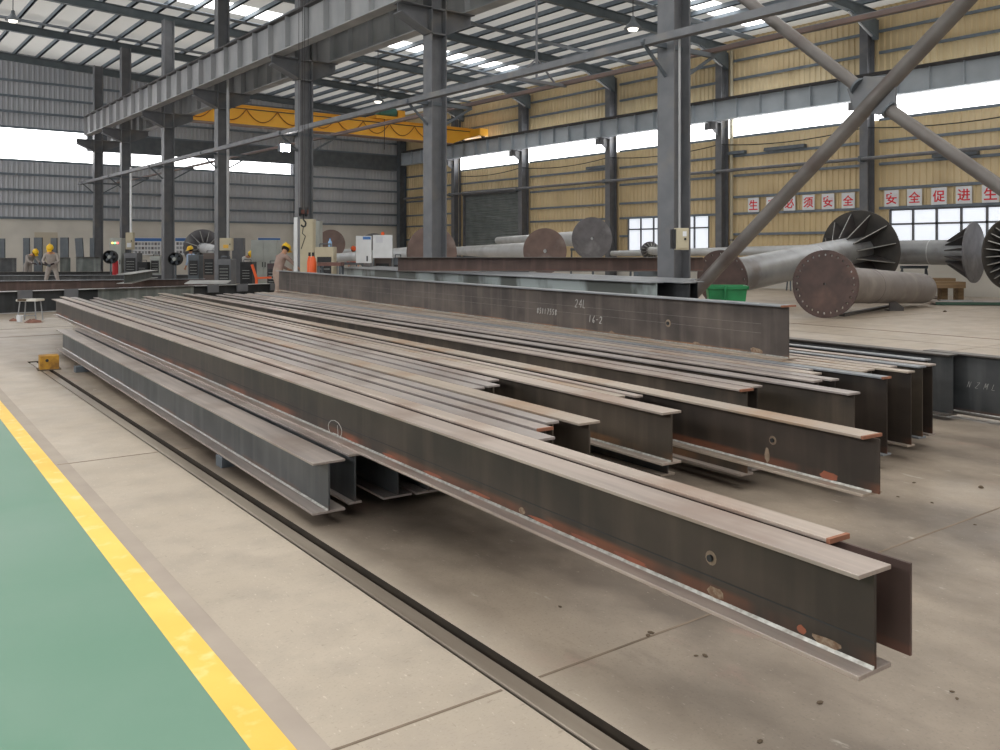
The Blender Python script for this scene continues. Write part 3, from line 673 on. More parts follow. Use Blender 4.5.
for i, u in enumerate((1.0, 1.28, 1.6, 2.1, 2.5, 3.0, 3.5)): patch(A_[0], u+.08*random.random(), .032, .2, .02, BRK)
m = MB(); m.box(-.0062, -.0052, 0, 11, .088, .092); m.build('scribed_line', BLACK, A_[0])
for z in (.2, .28): 
    m = MB(); m.box(-.0056, -.0052, 0.3, 14, z, z+.002); m.build('scribed_line', M('scribed', (136, 130, 126), None), T_)
GLY = {'2': [[(0, .8), (.3, 1), (.6, .8), (.5, .5), (0, 0), (.6, 0)]], '4': [[(.5, 0), (.5, 1), (0, .35), (.7, .35)]], 'L': [[(0, 1), (0, 0), (.55, 0)]], '1': [[(.2, 1), (.2, 0)]], '6': [[(.5, 1), (.1, .5), (.1, .1), (.4, 0), (.55, .25), (.1, .4)]],
       '-': [[(0, .45), (.5, .5)]], '8': [[(.3, .5), (.05, .75), (.3, 1), (.5, .75), (.05, .25), (.3, 0), (.55, .25), (.3, .5)]], '5': [[(.55, 1), (.1, 1), (.1, .6), (.5, .5), (.45, .1), (0, 0)]], '7': [[(0, 1), (.55, 1), (.2, 0)]],
       'N': [[(0, 0), (0, 1), (.5, 0), (.5, 1)]], 'Z': [[(0, 1), (.6, 1), (0, 0), (.6, 0)]], 'M': [[(0, 0), (.1, 1), (.35, .3), (.6, 1), (.7, 0)]], ' ': []}
def chalk(t, txt, y, z, h, lean=.15, sp=.85, r=.004):
    m = MB(); x = 0
    for ch in txt:
        for st in GLY[ch]:
            m.path([(-.0058, y-(x+a*.8+b*lean)*h, z+b*h) for a, b in st], r, 4)
        x += sp
    m.build('chalk_mark', CHALK, t)
def web_pos(t, px, py):
    """local (y,z) on the -x face of a beam's web for a pixel seen there"""
    M_ = Matrix.Translation(t.location) @ Matrix.Rotation(t.rotation_euler.z, 4, 'Z'); Mi = M_.inverted()
    o = Mi @ Vector((0, 0, H0)); d = Mi.to_3x3() @ dirv(px, py); k = (-.006-o.x)/d.x; q = o+d*k; return q.y, q.z
y, z = web_pos(T_, 575, 307); chalk(T_, '24L', y, z, .09); y, z = web_pos(T_, 589, 322); chalk(T_, '16-2', y, z, .075); y, z = web_pos(T_, 537, 313); chalk(T_, '85117558', y, z, .065)
y, z = web_pos(V_, 967, 387); chalk(V_, 'N Z M L', y, z, .055, .35, .7, .0014)
# chalk ring mark on the front web
y, z = web_pos(A_[0], 335, 429); m = MB(); m.path([(-.006, y+.11*math.cos(a*.5), z+.055*math.sin(a*.5)) for a in range(14)], .0025, 4); m.path([(-.006, y-.04, z+.03), (-.006, y-.05, z-.03), (-.006, y+.03, z-.03)], .0025, 4); m.build('chalk_mark', CHALK, A_[0])

# W pile: deep girders in front of the columns, and the cross-lying Q beam on them
GW = 'deep girders piled in front of the thick columns'
def wl_(off, yn, yf): return ((9.0+off+.119*(yn-8.1), yn), (9.0+off+.119*(yf-8.1), yf))
for i, (off, yn, yf, web) in enumerate(((0, 8.1, 19.9, WEBP), (.27, 7.72, 19.7, WEBK), (.52, 7.8, 20.3, WEBK), (.78, 8.2, 19.5, WEBK), (1.03, 8.35, 20, WEBK))):
    a, b = wl_(off, yn, yf)
    hbeam('deep girder with patchy pale primer on its web, by the thick column' if i == 0 else 'dark girder in the pile by the thick column, %s from the pale-primed one' % ORD[i-1], a, b, .11, 1.165+.004*i, .24, web, FL_BLUE, group=GW, rust=False)
for y in (9.5, 18.0): sleeper('steel sleeper under the deep girders, %s end' % ('far' if y > 10 else 'near'), 8.9+.119*(y-8.1), 10.4+.119*(y-8.1), y, .11)
qa, qb = at_d(398, 256, 17), at_d(702, 257, 17)
hbeam('rust-brown H-beam lying crosswise on the pile, behind the thick column', (qa.x, qa.y), (qb.x, qb.y), 1.187, 1.46, .2, WEBRED, FL_DARK)
def trestle(label, x, y, h, rz=0, w=.9):
    t = thing('trestle', label, 'trestle', (x, y, 0), rz, 'steel trestles under pipes and beams')
    bx('top_bar', STEEL_D, t, -w/2, w/2, -.06, .06, h-.1, h)
    for sx in (-1, 1):
        for sy in (-1, 1):
            m = MB(); m.bar((sx*(w/2-.05), 0, h-.08), (sx*(w/2), sy*.25, 0), .05, .05, up=(0, 1, 0)); m.build('leg', STEEL_D, t)
    return t
trestle('steel trestle under the free end of the crosswise brown beam', 12.75, 11.6, 1.187, 0)
# transverse beams at the back, by the stool
def cross(label, p, q, z1, web, top, h=None, w=.3, name='steel_beam', **k):
    return hbeam(label, (p[0], p[1]), (q[0], q[1]), 0 if h is None else z1-h, z1, w, web, top, group='beams lying across the far floor', **k)
a, b = at_d(-45, 294, 21.4), at_d(290, 283.5, 27.9)
R1 = cross('long black crosswise beam with pale top and hanging tabs, behind the stool', a, b, .56, WEBK, FL_WHITE)
L1 = (b-a).length
for i in range(13):
    y = .5+i*1.0+.2*random.random()
    if y < L1: bx('tab_plate', STEEL, R1, .1, .17, y-.17, y+.17, .35, .575)
a, b = at_d(98, 290, 22.6), at_d(193, 287, 24.6); cross('short green-grey crosswise beam just behind the far ends of the long stack', a, b, .6, WEBG, FL_DARK, w=.2)
a, b = at_d(-40, 281, 27.6), at_d(205, 277, 30.0); cross('long red-brown crosswise beam behind the tabbed one', a, b, .62, WEBRED, FL_BLUE)
a, b = at_d(-40, 275, 34.9), at_d(200, 272, 36.6); cross('long blue-grey crosswise beam at the feet of the standing worker', a, b, .58, WEBB, FL_BLUE, stiff=6)
a, b = at_d(-40, 271, 37.7), at_d(116, 269.5, 38.4); cross('dark crosswise beam in front of the upright channels', a, b, .66, WEBK, FL_DARK)
a, b = at_d(124, 276.5, 25.6), at_d(152, 274, 31.0)
hbeam('short pale-topped beam lying over the red-brown one', (a.x, a.y), (b.x, b.y), .622, .90, .4, WEBG, FL_WHITE, group='beams lying across the far floor')
p = at_d(208, 281, 26.3); t = tag(bx('steel_plate', FL_WHITE, None, -.62, .62, -.25, .25, -.01, .01), 'flat pale steel plate lying on the tabbed beam', 'steel plate'); t.location = (p.x, p.y, .64); t.rotation_euler = (.16, 0, -.65)

# ------------------------------------------------------------------ poles with base flanges
def flange_disc(r, th, holes=0, hr=.03, ring=.86, hole_c=0):
    cu = bpy.data.curves.new('disc', 'CURVE'); cu.dimensions = '2D'; cu.fill_mode = 'BOTH'; cu.extrude = th/2
    def circ(cx, cy, rr, n):
        sp = cu.splines.new('POLY'); sp.points.add(n-1); sp.use_cyclic_u = True
        for i in range(n): sp.points[i].co = (cx+rr*math.cos(2*PI*i/n), cy+rr*math.sin(2*PI*i/n), 0, 1)
    circ(0, 0, r, 72)
    for i in range(holes): circ(ring*r*math.cos(2*PI*i/holes), ring*r*math.sin(2*PI*i/holes), hr, 10)
    if hole_c: circ(0, 0, hole_c, 12)
    o = bpy.data.objects.new('disc', cu); COL.objects.link(o)
    dg = bpy.context.evaluated_depsgraph_get(); me = bpy.data.meshes.new_from_object(o.evaluated_get(dg))
    bpy.data.objects.remove(o); bpy.data.curves.remove(cu); return me
def pole(label, disc_c, end_c, rd, rp0, rp1, pm, dm, ribs=0, rib_len=.8, holes=0, hole_c=0, dome=False, rib_in=True, rib_edge=True):
    """tubular pole: base flange disc at disc_c, pipe running to end_c, gusset ribs on the pipe side"""
    disc_c, end_c = Vector(disc_c), Vector(end_c); d = end_c-disc_c; L = d.length
    t = thing('steel_pole', label, 'steel pole', disc_c, 0, 'tubular steel poles with base flanges')
    t.rotation_mode = 'QUATERNION'; t.rotation_quaternion = basis(d).to_quaternion()
    me = flange_disc(rd, .045, holes, .028, .86, hole_c); me.materials.append(dm)
    o = bpy.data.objects.new('base_flange', me); COL.objects.link(o); o.parent = t
    m = MB(); prof = [(rp0, .02), (rp0+(rp1-rp0)*.33, L*.33), (rp0+(rp1-rp0)*.34, L*.34), (rp1, L)]
    if dome: prof += [(rp1*.92, L+.09), (rp1*.7, L+.17), (rp1*.35, L+.21)]
    m.lathe(prof, 40); m.build('tube', pm, t, smooth=True)
    m = MB(); m.lathe([(rp0+(rp1-rp0)*.4+.006, L*.4), (rp0+(rp1-rp0)*.4+.006, L*.4+.03)], 40); m.build('seam_weld', PIPE_L if pm is PIPE else pm, t, smooth=True)
    for i in range(ribs):
        a = 2*PI*(i+.35)/ribs; ca, sa = math.cos(a), math.sin(a); nx, ny = -sa*.011, ca*.011
        P = [(rp0*.98, .022), (rd*.93, .022), (rd*.93, .07), (rp0*.98+.03, rib_len), (rp0*.98, rib_len)]
        m = MB(); m.poly([(r*ca-nx, r*sa-ny, z) for r, z in P], (2*nx, 2*ny, 0)); rb = m.build('gusset_rib', RIB, t)
        if rib_edge:
            m = MB(); m.bar((rd*.93*ca, rd*.93*sa, .07), ((rp0+.03)*ca, (rp0+.03)*sa, rib_len), .026, .012, up=(ca, sa, 0)); m.build('cut_edge', RIB_E, rb)
    return t
DISC_K = M('disc_dark', (62, 60, 58), (76, 72, 68), 2.2, .6, .2)
def P3(px, py, d): return at_d(px, py, d)
pole('pole with drilled brown base flange and rounded end, lying on the open floor', P3(825, 284, 20.7), P3(921, 288.5, 25.2), .80, .45, .43, PIPE_D, DISC_R, holes=28, hole_c=.03, dome=True)
# two-flanged pole: flat flange at one end, big ribbed one at the other
c4, c8 = P3(722, 278.5, 22.8), P3(860, 250, 28.4)
t4 = pole('thick pale pole slanting away, big ribbed flange at its far end', c8, c4, 1.28, .46, .46, PIPE, DISC_K, ribs=12, rib_len=1.25)
me = flange_disc(.74, .045, 16, .026, .88); me.materials.append(DISC_R); o = bpy.data.objects.new('end_flange', me); COL.objects.link(o); o.parent = t4; o.location = (0, 0, (c4-c8).length)
pole('pole seen edge-on with ribbed flange, lying on timbers below the long window', P3(974, 252.5, 28), P3(974, 252.5, 28)+CAMR*-2.2+CAMF*2.4, .97, .41, .40, PIPE, DISC_G, ribs=14, rib_len=.75, rib_edge=False)
cR = P3(1011, 254, 25.5)
pole('ribbed base flange cut off by the picture edge beside the edge-on pole', cR, cR+CAMR*.9+CAMF*-3.0+Vector((0, 0, .0)), 1.05, .36, .36, PIPE, DISC_K, ribs=26, rib_len=.5)
pole('tapered pole with round brown base flange behind the second thick column', P3(432, 253, 26), P3(338, 257.5, 34), .80, .24, .16, PIPE_L, DISC_B)
pole('tapered pale pole with brown base flange, in the middle of the three flat flanges', P3(545, 251, 30), P3(456, 251, 42), .78, .33, .2, PIPE_L, DISC_B, hole_c=.07)
pole('tapered pale pole with grey base flange, the highest one beside the small window', P3(592, 238.5, 33), P3(498, 240.5, 46), .80, .32, .18, PIPE_L, DISC_G, hole_c=.06)
pole('long pale pole lying level behind the diagonal brace, beneath the wall', P3(832, 249.5, 33.5), P3(612, 253.5, 41), .26, .21, .13, PIPE_L, DISC_G)
pole('small ribbed flange in front of the small window', P3(650, 250.5, 36), P3(668, 252.5, 31), .37, .16, .16, PIPE_L, DISC_G, ribs=14, rib_len=.45)
pole('pole with round brown flange behind the cream column cabinet', P3(331, 244, 38), P3(300, 246, 44), .62, .2, .15, PIPE_L, DISC_B)
pole('pole with round grey flange half hidden behind the white boards', P3(374, 252, 40), P3(330, 253, 47), .85, .2, .15, PIPE_L, DISC_G)
pole('ribbed grey flange with pale pipe towards the camera, by the column with switch box', P3(203, 248, 40), P3(218, 252, 34.5), .85, .24, .24, PIPE_L, DISC_G, ribs=12, rib_len=.7)
for (px, py, d, rr, l) in ((722, 278, 24.2, .46, 'under the thick pale pole'), (838, 252, 27.0, .47, 'near the big ribbed flange'), (420, 254, 27.2, .25, 'under the pole behind the second column'), (352, 256.5, 32.8, .18, 'under the thin end of the pole behind the white boards'),
                        (536, 251, 31.2, .34, 'under the middle flat-flanged pole'), (466, 251, 40.7, .22, 'under the thin end of the middle pole'), (582, 238.7, 34.4, .34, 'under the highest pole'), (512, 240.2, 44, .22, 'under the thin end of the highest pole'),
                        (800, 250, 34.6, .22, 'under the level pole'), (640, 253, 40, .16, 'under the thin end of the level pole'), (914, 252.5, 29.6, .41, 'under the edge-on pole'), (1033, 254, 24, .37, 'under the ribbed pole at the picture edge'), (209, 249.5, 38, .25, 'under the ribbed flange behind the welding machines'), (345, 252.7, 44.5, .18, 'under the grey-flanged pole behind the white boards'), (310, 245.5, 42, .18, 'under the pole behind the cream cabinet'), (660, 251.5, 33.4, .17, 'under the small ribbed pole')):
    p = P3(px, py, d); h = p.z-rr-.03
    if h > .06: trestle('steel trestle '+l, p.x, p.y, h, -TH, .9)
# timbers, plate, bracket, bits on the open floor
def timber(label, px0, px1, py, h, dep, z=0, mat=WOOD):
    p = at_z((px0+px1)/2, py, z); d = (H0-z)*F/(py-CY); w = (px1-px0)*d/F
    m = MB(); m.box(-w/2, w/2, 0, dep, 0, h); o = tag(m.build('timber', mat, None, bevel=.01), label, 'timber', 'timbers under the edge-on pole'); o.location = (p.x, p.y, z); o.rotation_euler = (0, 0, -TH)
for i, px in enumerate((929, 945, 961)): timber('square timber foot under the thick timber, %s counted from the thick pole' % ORD[i], px-3, px+3, 301, .42, .3)
timber('thick timber lying on feet under the edge-on pole', 925, 966, 288.3, .2, .42, .421); timber('flat plank lying on the thick timber under the edge-on pole', 897, 956, 281.4, .1, .5, .622)
p = at_z(975, 306, 0); t = thing('floor_plate', 'flat steel plate with green edge lying on the open floor', 'steel plate', (p.x+.5, p.y+.4, 0), -TH-.1)
bx('plate', FL[2], t, -1.1, 1.1, -.45, .45, .05, .1); bx('edge_strip', M('green_edge', (60, 88, 76), None), t, -1.1, 1.1, -.47, -.451, .02, .1); bx('packing', DARK, t, -.9, .9, -.4, .4, 0, .05); bx('bar', PIPE, t, -.8, .1, -.1, .15, .1, .13)
p = at_z(897, 311, 0); t = thing('gusset_chock', 'dark angle chock standing on the floor beside the drilled pole', 'chock', (p.x, p.y, 0), -TH)
m = MB(); m.poly([(-.2, 0, 0), (.18, 0, 0), (.18, 0, .1), (-.05, 0, .26), (-.2, 0, .22)], (0, .03, 0)); m.build('plate', RIB, t); bx('foot', RIB, t, -.2, .18, .03, .3, 0, .02)
p, q = at_z(842, 316.5, 0), at_z(890, 307, 0); m = MB(); m.bar((0, 0, .03), (q.x-p.x, q.y-p.y, .03), .14, .06); t = tag(m.build('steel_bar', RIB, None), 'dark steel bar lying on the floor below the drilled pole', 'steel bar'); t.location = p
for i, (px, py, s_, l) in enumerate(((945, 312, .05, 'small dark scrap lump on the floor in front of the flat steel plate'), (935, 299, .12, 'small pale scrap piece by the round end of the drilled pole'), (857, 467, .0, ''), (981, 488, .018, 'tiny black scrap on the floor beyond the square web end'))):
    if s_:
        p = at_z(px, py, 0); m = MB(); m.lathe([(s_*.8, 0), (s_, s_*.3), (s_*.5, s_*.8)], 7); t = tag(m.build('scrap_piece', DARK if i != 1 else FL[2], None), l, 'scrap', 'scrap pieces on the floor'); t.location = (p.x, p.y, 0.001); t.rotation_euler = (0, 0, i)
# litter close to the camera: chips
for i, (px, py) in enumerate(((898, 497), (914, 483), (932, 503), (952, 692), (957, 699), (975, 525), (820, 703), (705, 656), (696, 656), (648, 636), (651, 633), (760, 742), (560, 607))):
    p = at_z(px, py, 0); s_ = .005+.004*random.random(); m = MB(); m.lathe([(s_, 0), (s_*1.2, s_*.3), (s_*.4, s_*.7)], 6)
    t = tag(m.build('slag_chip', DARK, None), 'tiny dark slag chip on the concrete floor', 'slag chip', 'slag chips on the floor'); t.location = (p.x, p.y, .001); t.scale = (1, 1.6, 1); t.rotation_euler = (0, 0, i*1.3)
# green bin
p = at_d(726, 300, 18.2); t = thing('waste_bin', 'green plastic waste bin standing behind the chalk-marked beam', 'bin', (p.x, p.y, 0), -TH-.15)
m = MB(); m.add([(-.3, -.25, .05), (.3, -.25, .05), (.3, .25, .05), (-.3, .25, .05), (-.39, -.32, .82), (.39, -.32, .82), (.39, .32, .82), (-.39, .32, .82)], [(0, 3, 2, 1), (0, 1, 5, 4), (1, 2, 6, 5), (2, 3, 7, 6), (3, 0, 4, 7), (4, 5, 6, 7)]); m.build('bin_body', GREEN, t, bevel=.02)
m = MB(); m.box(-.42, .42, -.35, -.31, .80, .87); m.box(-.42, .42, .31, .35, .80, .87); m.box(-.42, -.38, -.35, .35, .80, .87); m.box(.38, .42, -.35, .35, .80, .87); m.build('rim', GREEN, t, bevel=.008)
m = MB(); m.tube((-.05, -.37, .55), (-.05, -.37, .88), .025); m.build('handle', GREEN, t)
for sx in (-.25, .25):
    m = MB(); m.tube((sx-.03, .2, .05), (sx+.03, .2, .05), .05); m.build('wheel', BLACK, t)

# ------------------------------------------------------------------ red characters on the sign wall
def text_mesh(ch, size):
    cu = bpy.data.curves.new('character', 'FONT'); cu.body = ch; cu.size = size; cu.extrude = .004; cu.offset = size*.016; cu.align_x = 'CENTER'
    o = bpy.data.objects.new('character', cu); COL.objects.link(o)
    dg = bpy.context.evaluated_depsgraph_get(); dg.update(); me = bpy.data.meshes.new_from_object(o.evaluated_get(dg)); bpy.data.objects.remove(o)
    xs = [v.co.x for v in me.vertices]; ysv = [v.co.y for v in me.vertices]
    if xs:
        cx, cy = (max(xs)+min(xs))/2, (max(ysv)+min(ysv))/2; k = size*.86/max(max(xs)-min(xs), max(ysv)-min(ysv), 1e-4)
        for v in me.vertices: v.co.x = (v.co.x-cx)*k; v.co.y = (v.co.y-cy)*k
    return me
FACE = Matrix(((0, 0, -1), (-1, 0, 0), (0, 1, 0)))
SG = [(753.5, '生', 'first'), (772, '产', 'second'), (789.5, '必', 'third'), (808.5, '须', 'fourth'), (828, '安', 'fifth'), (848.2, '全', 'sixth')]
SG2 = [(891.5, '安', 'first'), (914.5, '全', 'second'), (939, '促', 'third'), (964, '进', 'fourth'), (990.5, '生', 'fifth')]
for row, (lst, nm) in enumerate(((SG, 'on the windowless bay'), (SG2, 'above the long window'))):
    for px, ch, o_ in lst:
        p = at_X(px, 200, XW-.14)
        t = thing('wall_sign', 'white sign with a red character %s, %s in its row' % (nm, o_), 'sign', (XW-.14, p.y, 3.5), 0, 'safety slogan signs')
        bx('sign_board', WHITE, t, -.01, .01, -.27, .27, -.3, .3)
        me = text_mesh(ch, .5); me.materials.append(RED); c = bpy.data.objects.new('character', me); COL.objects.link(c); c.parent = t
        c.rotation_mode = 'QUATERNION'; c.rotation_quaternion = FACE.to_quaternion(); c.location = (-.014, 0, 0)

# ------------------------------------------------------------------ electrical boxes, cabinets, fans, boards
def cabinet(label, px0, px1, py0, py1, d, dep, mat, doors=1, legs=False, name='electrical_cabinet', floor=True, rz=None, cat='cabinet', group=None):
    a, b = at_d(px0, py0, d), at_d(px1, py1, d); w = (px1-px0)*d/F; z1, z0 = a.z, (0.0 if floor else b.z); c = (a+b)/2
    t = thing(name, label, cat, (c.x, c.y, z0), -TH if rz is None else rz, group); h = z1-z0
    bx('body', mat, t, -w/2, w/2, 0, dep, 0, h, bevel=.008)
    for i in range(doors):
        x0 = -w/2+.02+i*(w-.02)/doors; x1 = -w/2+(i+1)*(w-.02)/doors
        dd_ = bx('door', mat, t, x0, x1, -.02, -.001, .03, h-.03, bevel=.004); bx('handle', BLACK, dd_, (x1-.06) if i == 0 else (x0+.03), (x1-.03) if i == 0 else (x0+.06), -.04, -.021, h*.45, h*.55)
    return t, w, h
t, w, h = cabinet('cream electrical box with open side hanging on the thick column', 676, 689, 228, 250, 13.9, .16, CREAM, floor=False, name='electrical_box', cat='box')
bx('open_side', BLACK, t, -w/2-.06, -w/2-.001, 0, .16, .02, h-.02); bx('sticker', WHITE, t, .0, .06, -.024, -.021, h*.62, h*.85); bx('conduit', GIRDER, t, -.05, -.02, .05, .08, h, h+3.0)
t, w, h = cabinet('cream switch box on the column behind the ribbed flange', 219.5, 232, 238, 250.5, 30.5, .18, CREAM, floor=False, name='electrical_box', cat='box'); bx('sticker', M('warning_yellow', (230, 180, 70), None), t, -.08, .1, -.024, -.021, .08, .2); bx('conduit', GIRDER, t, 0, .08, .08, .16, h, h+6.4)
t, w, h = cabinet('cream switch box with pale conduit on the slim column', 125.5, 133, 232.5, 249.5, 40.2, .2, CREAM, floor=False, name='electrical_box', cat='box'); bx('sticker', WHITE, t, -.1, .1, -.024, -.021, .1, .3); bx('conduit', WHITE, t, -.02, .06, .08, .16, h, h+3.0)
t, w, h = cabinet('grey control cabinet with three lit pilot lamps', 109.5, 121.5, 238, 262, 39, .4, GREYC)
for i, mm in enumerate((L_YEL, L_GRN, L_RED)):
    m = MB(); m.tube((-.12+i*.11, -.02, h-.22), (-.12+i*.11, -.06, h-.22), .045, n=10); m.build('pilot_lamp', mm, t)
cabinet('tall cream cabinet at the foot of the column with crane ropes', 300, 313.5, 219, 250, 23.4, .3, CREAM); cabinet('narrow pale cabinet beside the tall cream one', 314, 320.5, 221, 247, 24.5, .3, GREYC)
cabinet('pale grey double-door cabinet behind the bending worker', 251, 277, 240, 277, 36, .6, GREYC, doors=2); cabinet('small dark grey cabinet near the end wall beside the switch-box column', 232, 243, 238, 262, 42, .4, STEEL)
t = thing('strip_panel', 'tall narrow white panel beside the hook block', 'panel', at_d(295.5, 290, 24.2)*1.0); t.location.z = 0; t.rotation_euler = (0, 0, -TH); bx('panel', WHITE, t, -.05, .05, 0, .04, .05, 2.5); bx('foot', STEEL_D, t, -.15, .15, -.12, .16, 0, .05)
def machine(label, px0, px1, py0, d, mat, dep=.6, name='welding_machine'):
    t, w, h = None, (px1-px0)*d/F, at_d(0, py0, d).z; c = at_d((px0+px1)/2, 250, d)
    t = thing(name, label, 'machine', (c.x, c.y, 0), -TH, 'workshop machines'); bx('housing', mat, t, -w/2, w/2, 0, dep, .1, h, bevel=.015)
    bx('front_panel', BLACK, t, -w*.38, w*.38, -.015, -.001, h*.45, h*.85)
    m = MB()
    for z in (.5, .58, .66, .74): m.box(-w*.3, w*.3, -.022, -.016, h*z, h*z+.015)
    m.build('louvre', GREYC, t)
    for sx in (-1, 1):
        m = MB(); m.tube((sx*w*.35-.03, .1, .08), (sx*w*.35+.03, .1, .08), .08, n=12); m.build('wheel', BLACK, t)
    m = MB(); m.tube((-w*.3, dep*.3, h), (-w*.3, dep*.3, h+.08), .015); m.tube((w*.3, dep*.3, h), (w*.3, dep*.3, h+.08), .015); m.tube((-w*.3, dep*.3, h+.08), (w*.3, dep*.3, h+.08), .015); m.build('carry_handle', STEEL_D, t)
    return t
machine('dark welding machine below the ribbed flange', 188, 199, 255, 33.5, STEEL_D); machine('brown welding machine beside the dark one, below the ribbed flange', 203, 215, 253, 33, M('machine_brown', (96, 84, 80), None)); machine('grey welding machine under the switch box', 217, 231, 259, 29.4, STEEL)
machine('black machine with pale top near the orange frame', 240, 252, 262, 31, BLACK); machine('dark crate-like machine behind the bending worker', 267, 275.5, 263.5, 28, M('machine_dark', (70, 56, 60), None))
machine('grey machine at the foot of the slim column', 124, 137, 253, 38.8, STEEL); machine('dark machine in front of the notice boards', 137, 147, 262, 38.6, BLACK); machine('pale machine between the notice board columns', 150, 160, 256, 38.9, GREYC)
machine('low dark wire feeder beside the white boards', 393, 402, 257.5, 25.4, STEEL_D, .4); machine('dark welding set at the foot of the white boards', 374, 391, 256, 25.4, M('machine_brown', (96, 84, 80), None), .4)
t = machine('cream welding power box on the brown bench', 315, 333.5, 247, 22.5, CREAM, .45)
for ch in t.children: ch.location.z = 0
t = thing('bench', 'low rusty brown bench beside the orange barrels', 'bench', at_d(331, 262, 21.3)); t.location.z = 0; t.rotation_euler = (0, 0, -TH); bx('bench_top', M('bench_rust', (128, 92, 84), (96, 72, 66), 5, .8), t, -.28, .28, -.25, .25, 1.22, 1.3)
for sx in (-.25, .25):
    for sy in (-.2, .2): bx('leg', STEEL_D, t, sx-.025, sx+.025, sy-.025, sy+.025, 0, 1.22)
for i, (px, l) in enumerate(((309.5, 'slim orange gas cylinder, the thinner of two by the cream power box'), (313, 'orange gas cylinder with pale band standing beside the cream power box'))):
    r = .06 if i == 0 else .085; p = at_d(px, 255, 21.5+.4*(1-i)); t = thing('gas_cylinder', l, 'gas cylinder', (p.x, p.y, 0), 0, 'orange gas cylinders'); m = MB(); m.lathe([(r*.8, 0), (r, .03), (r, 1.3), (r*.7, 1.4), (r*.3, 1.45)], 16); m.build('body', ORG, t, smooth=True)
    m = MB(); m.lathe([(r+.003, .78), (r+.003, .86)], 16); m.build('band', WHITE, t); m = MB(); m.tube((0, 0, 1.45), (0, 0, 1.54), .03); m.build('valve', BLACK, t)
p = at_d(115.3, 262, 37.5); t = thing('gas_cylinder', 'red gas cylinder standing below the pilot-lamp cabinet', 'gas cylinder', (p.x, p.y, 0)); m = MB(); m.lathe([(.1, 0), (.12, .03), (.12, 1.1), (.06, 1.25), (.03, 1.3)], 14); m.build('body', M('cyl_red', (200, 50, 56), None), t, smooth=True); m = MB(); m.tube((0, 0, 1.3), (0, 0, 1.38), .03); m.build('valve', BLACK, t)
p = at_d(330.0, 243, 22.7); t = thing('water_bottle', 'pale blue bottle standing on the cream power box', 'bottle', (p.x, p.y, at_d(0, 247, 22.5).z+.005)); m = MB(); m.lathe([(.045, 0), (.05, .02), (.05, .13), (.02, .17), (.02, .2)], 14); m.build('bottle_body', M('bottle_blue', (150, 186, 226), None, rough=.2), t, smooth=True); m = MB(); m.tube((0, 0, .2), (0, 0, .225), .022); m.build('cap', BLUE, t)
def fan(label, px, py, d, r):
    c = at_d(px, py, d); t = thing('drum_fan', label, 'fan', (c.x, c.y, 0), -TH, 'drum fans'); m = MB(); n = 24
    Mx = Matrix.Translation((0, 0, c.z)) @ Matrix.Rotation(PI/2, 4, 'X')
    m.lathe([(r, -.12), (r, .12), (r*.94, .12), (r*.94, -.12)], n, mat=Mx); m.build('drum', BLACK, t, smooth=True)
    for k in range(5):
        a = 2*PI*k/5; m = MB(); m.box(.05, r*.85, -.06, .06, -.008, .008, mat=Mx @ Matrix.Rotation(a, 4, 'Z') @ Matrix.Rotation(.5, 4, 'X')); m.build('blade', STEEL_D, t)
    m = MB(); m.tube(Mx @ Vector((0, 0, -.08)), Mx @ Vector((0, 0, .14)), .07, n=12); m.build('hub', GREYC, t)
    m = MB(); m.tube((0, .02, .05), (0, .02, c.z-r), .03); m.build('post', STEEL_D, t); m = MB(); m.box(-.3, .3, -.2, .2, 0, .05); m.build('stand', STEEL_D, t)
fan('black round fan on a post at the column between the notice boards', 175.5, 259, 32, .24); fan('black round fan in front of the pilot-lamp cabinet', 110.5, 257, 37, .28)
for i, (x0, x1, l) in enumerate(((133.5, 163, 'wide notice board with rows of small pictures, between slim column and second column'), (175, 191, 'notice board with rows of small pictures beside the ribbed flange'), (258, 281, 'notice board strip with blue heading above the grey double-door cabinet'))):
    a, b = at_Y(x0, 237.5, YB-.2), at_Y(x1, 255, YB-.2); t = thing('notice_board', l, 'notice board', ((a.x+b.x)/2, YB-.12, 0), 0, 'notice boards on the end wall'); W_ = b.x-a.x; z1, z0 = a.z, b.z
    bx('board', WHITE, t, -W_/2, W_/2, -.02, .02, z0, z1); bx('heading', BLUE, t, -W_/2+.03, W_/2-.03, -.03, -.021, z1-.2, z1-.03)
    nx = 8 if i == 0 else 4
    for r_ in range(3):
        for k in range(nx):
            x = -W_/2+.1+k*(W_-.2)/nx; bx('picture', PHOTO if (k+r_) % 3 else DISC_G, t, x, x+(W_-.2)/nx*.72, -.03, -.021, z1-.42-r_*.24, z1-.27-r_*.24)
    for sx in (-1, 1): bx('post', STEEL, t, sx*W_/2-.03, sx*W_/2+.03, -.02, .02, 0, z0)
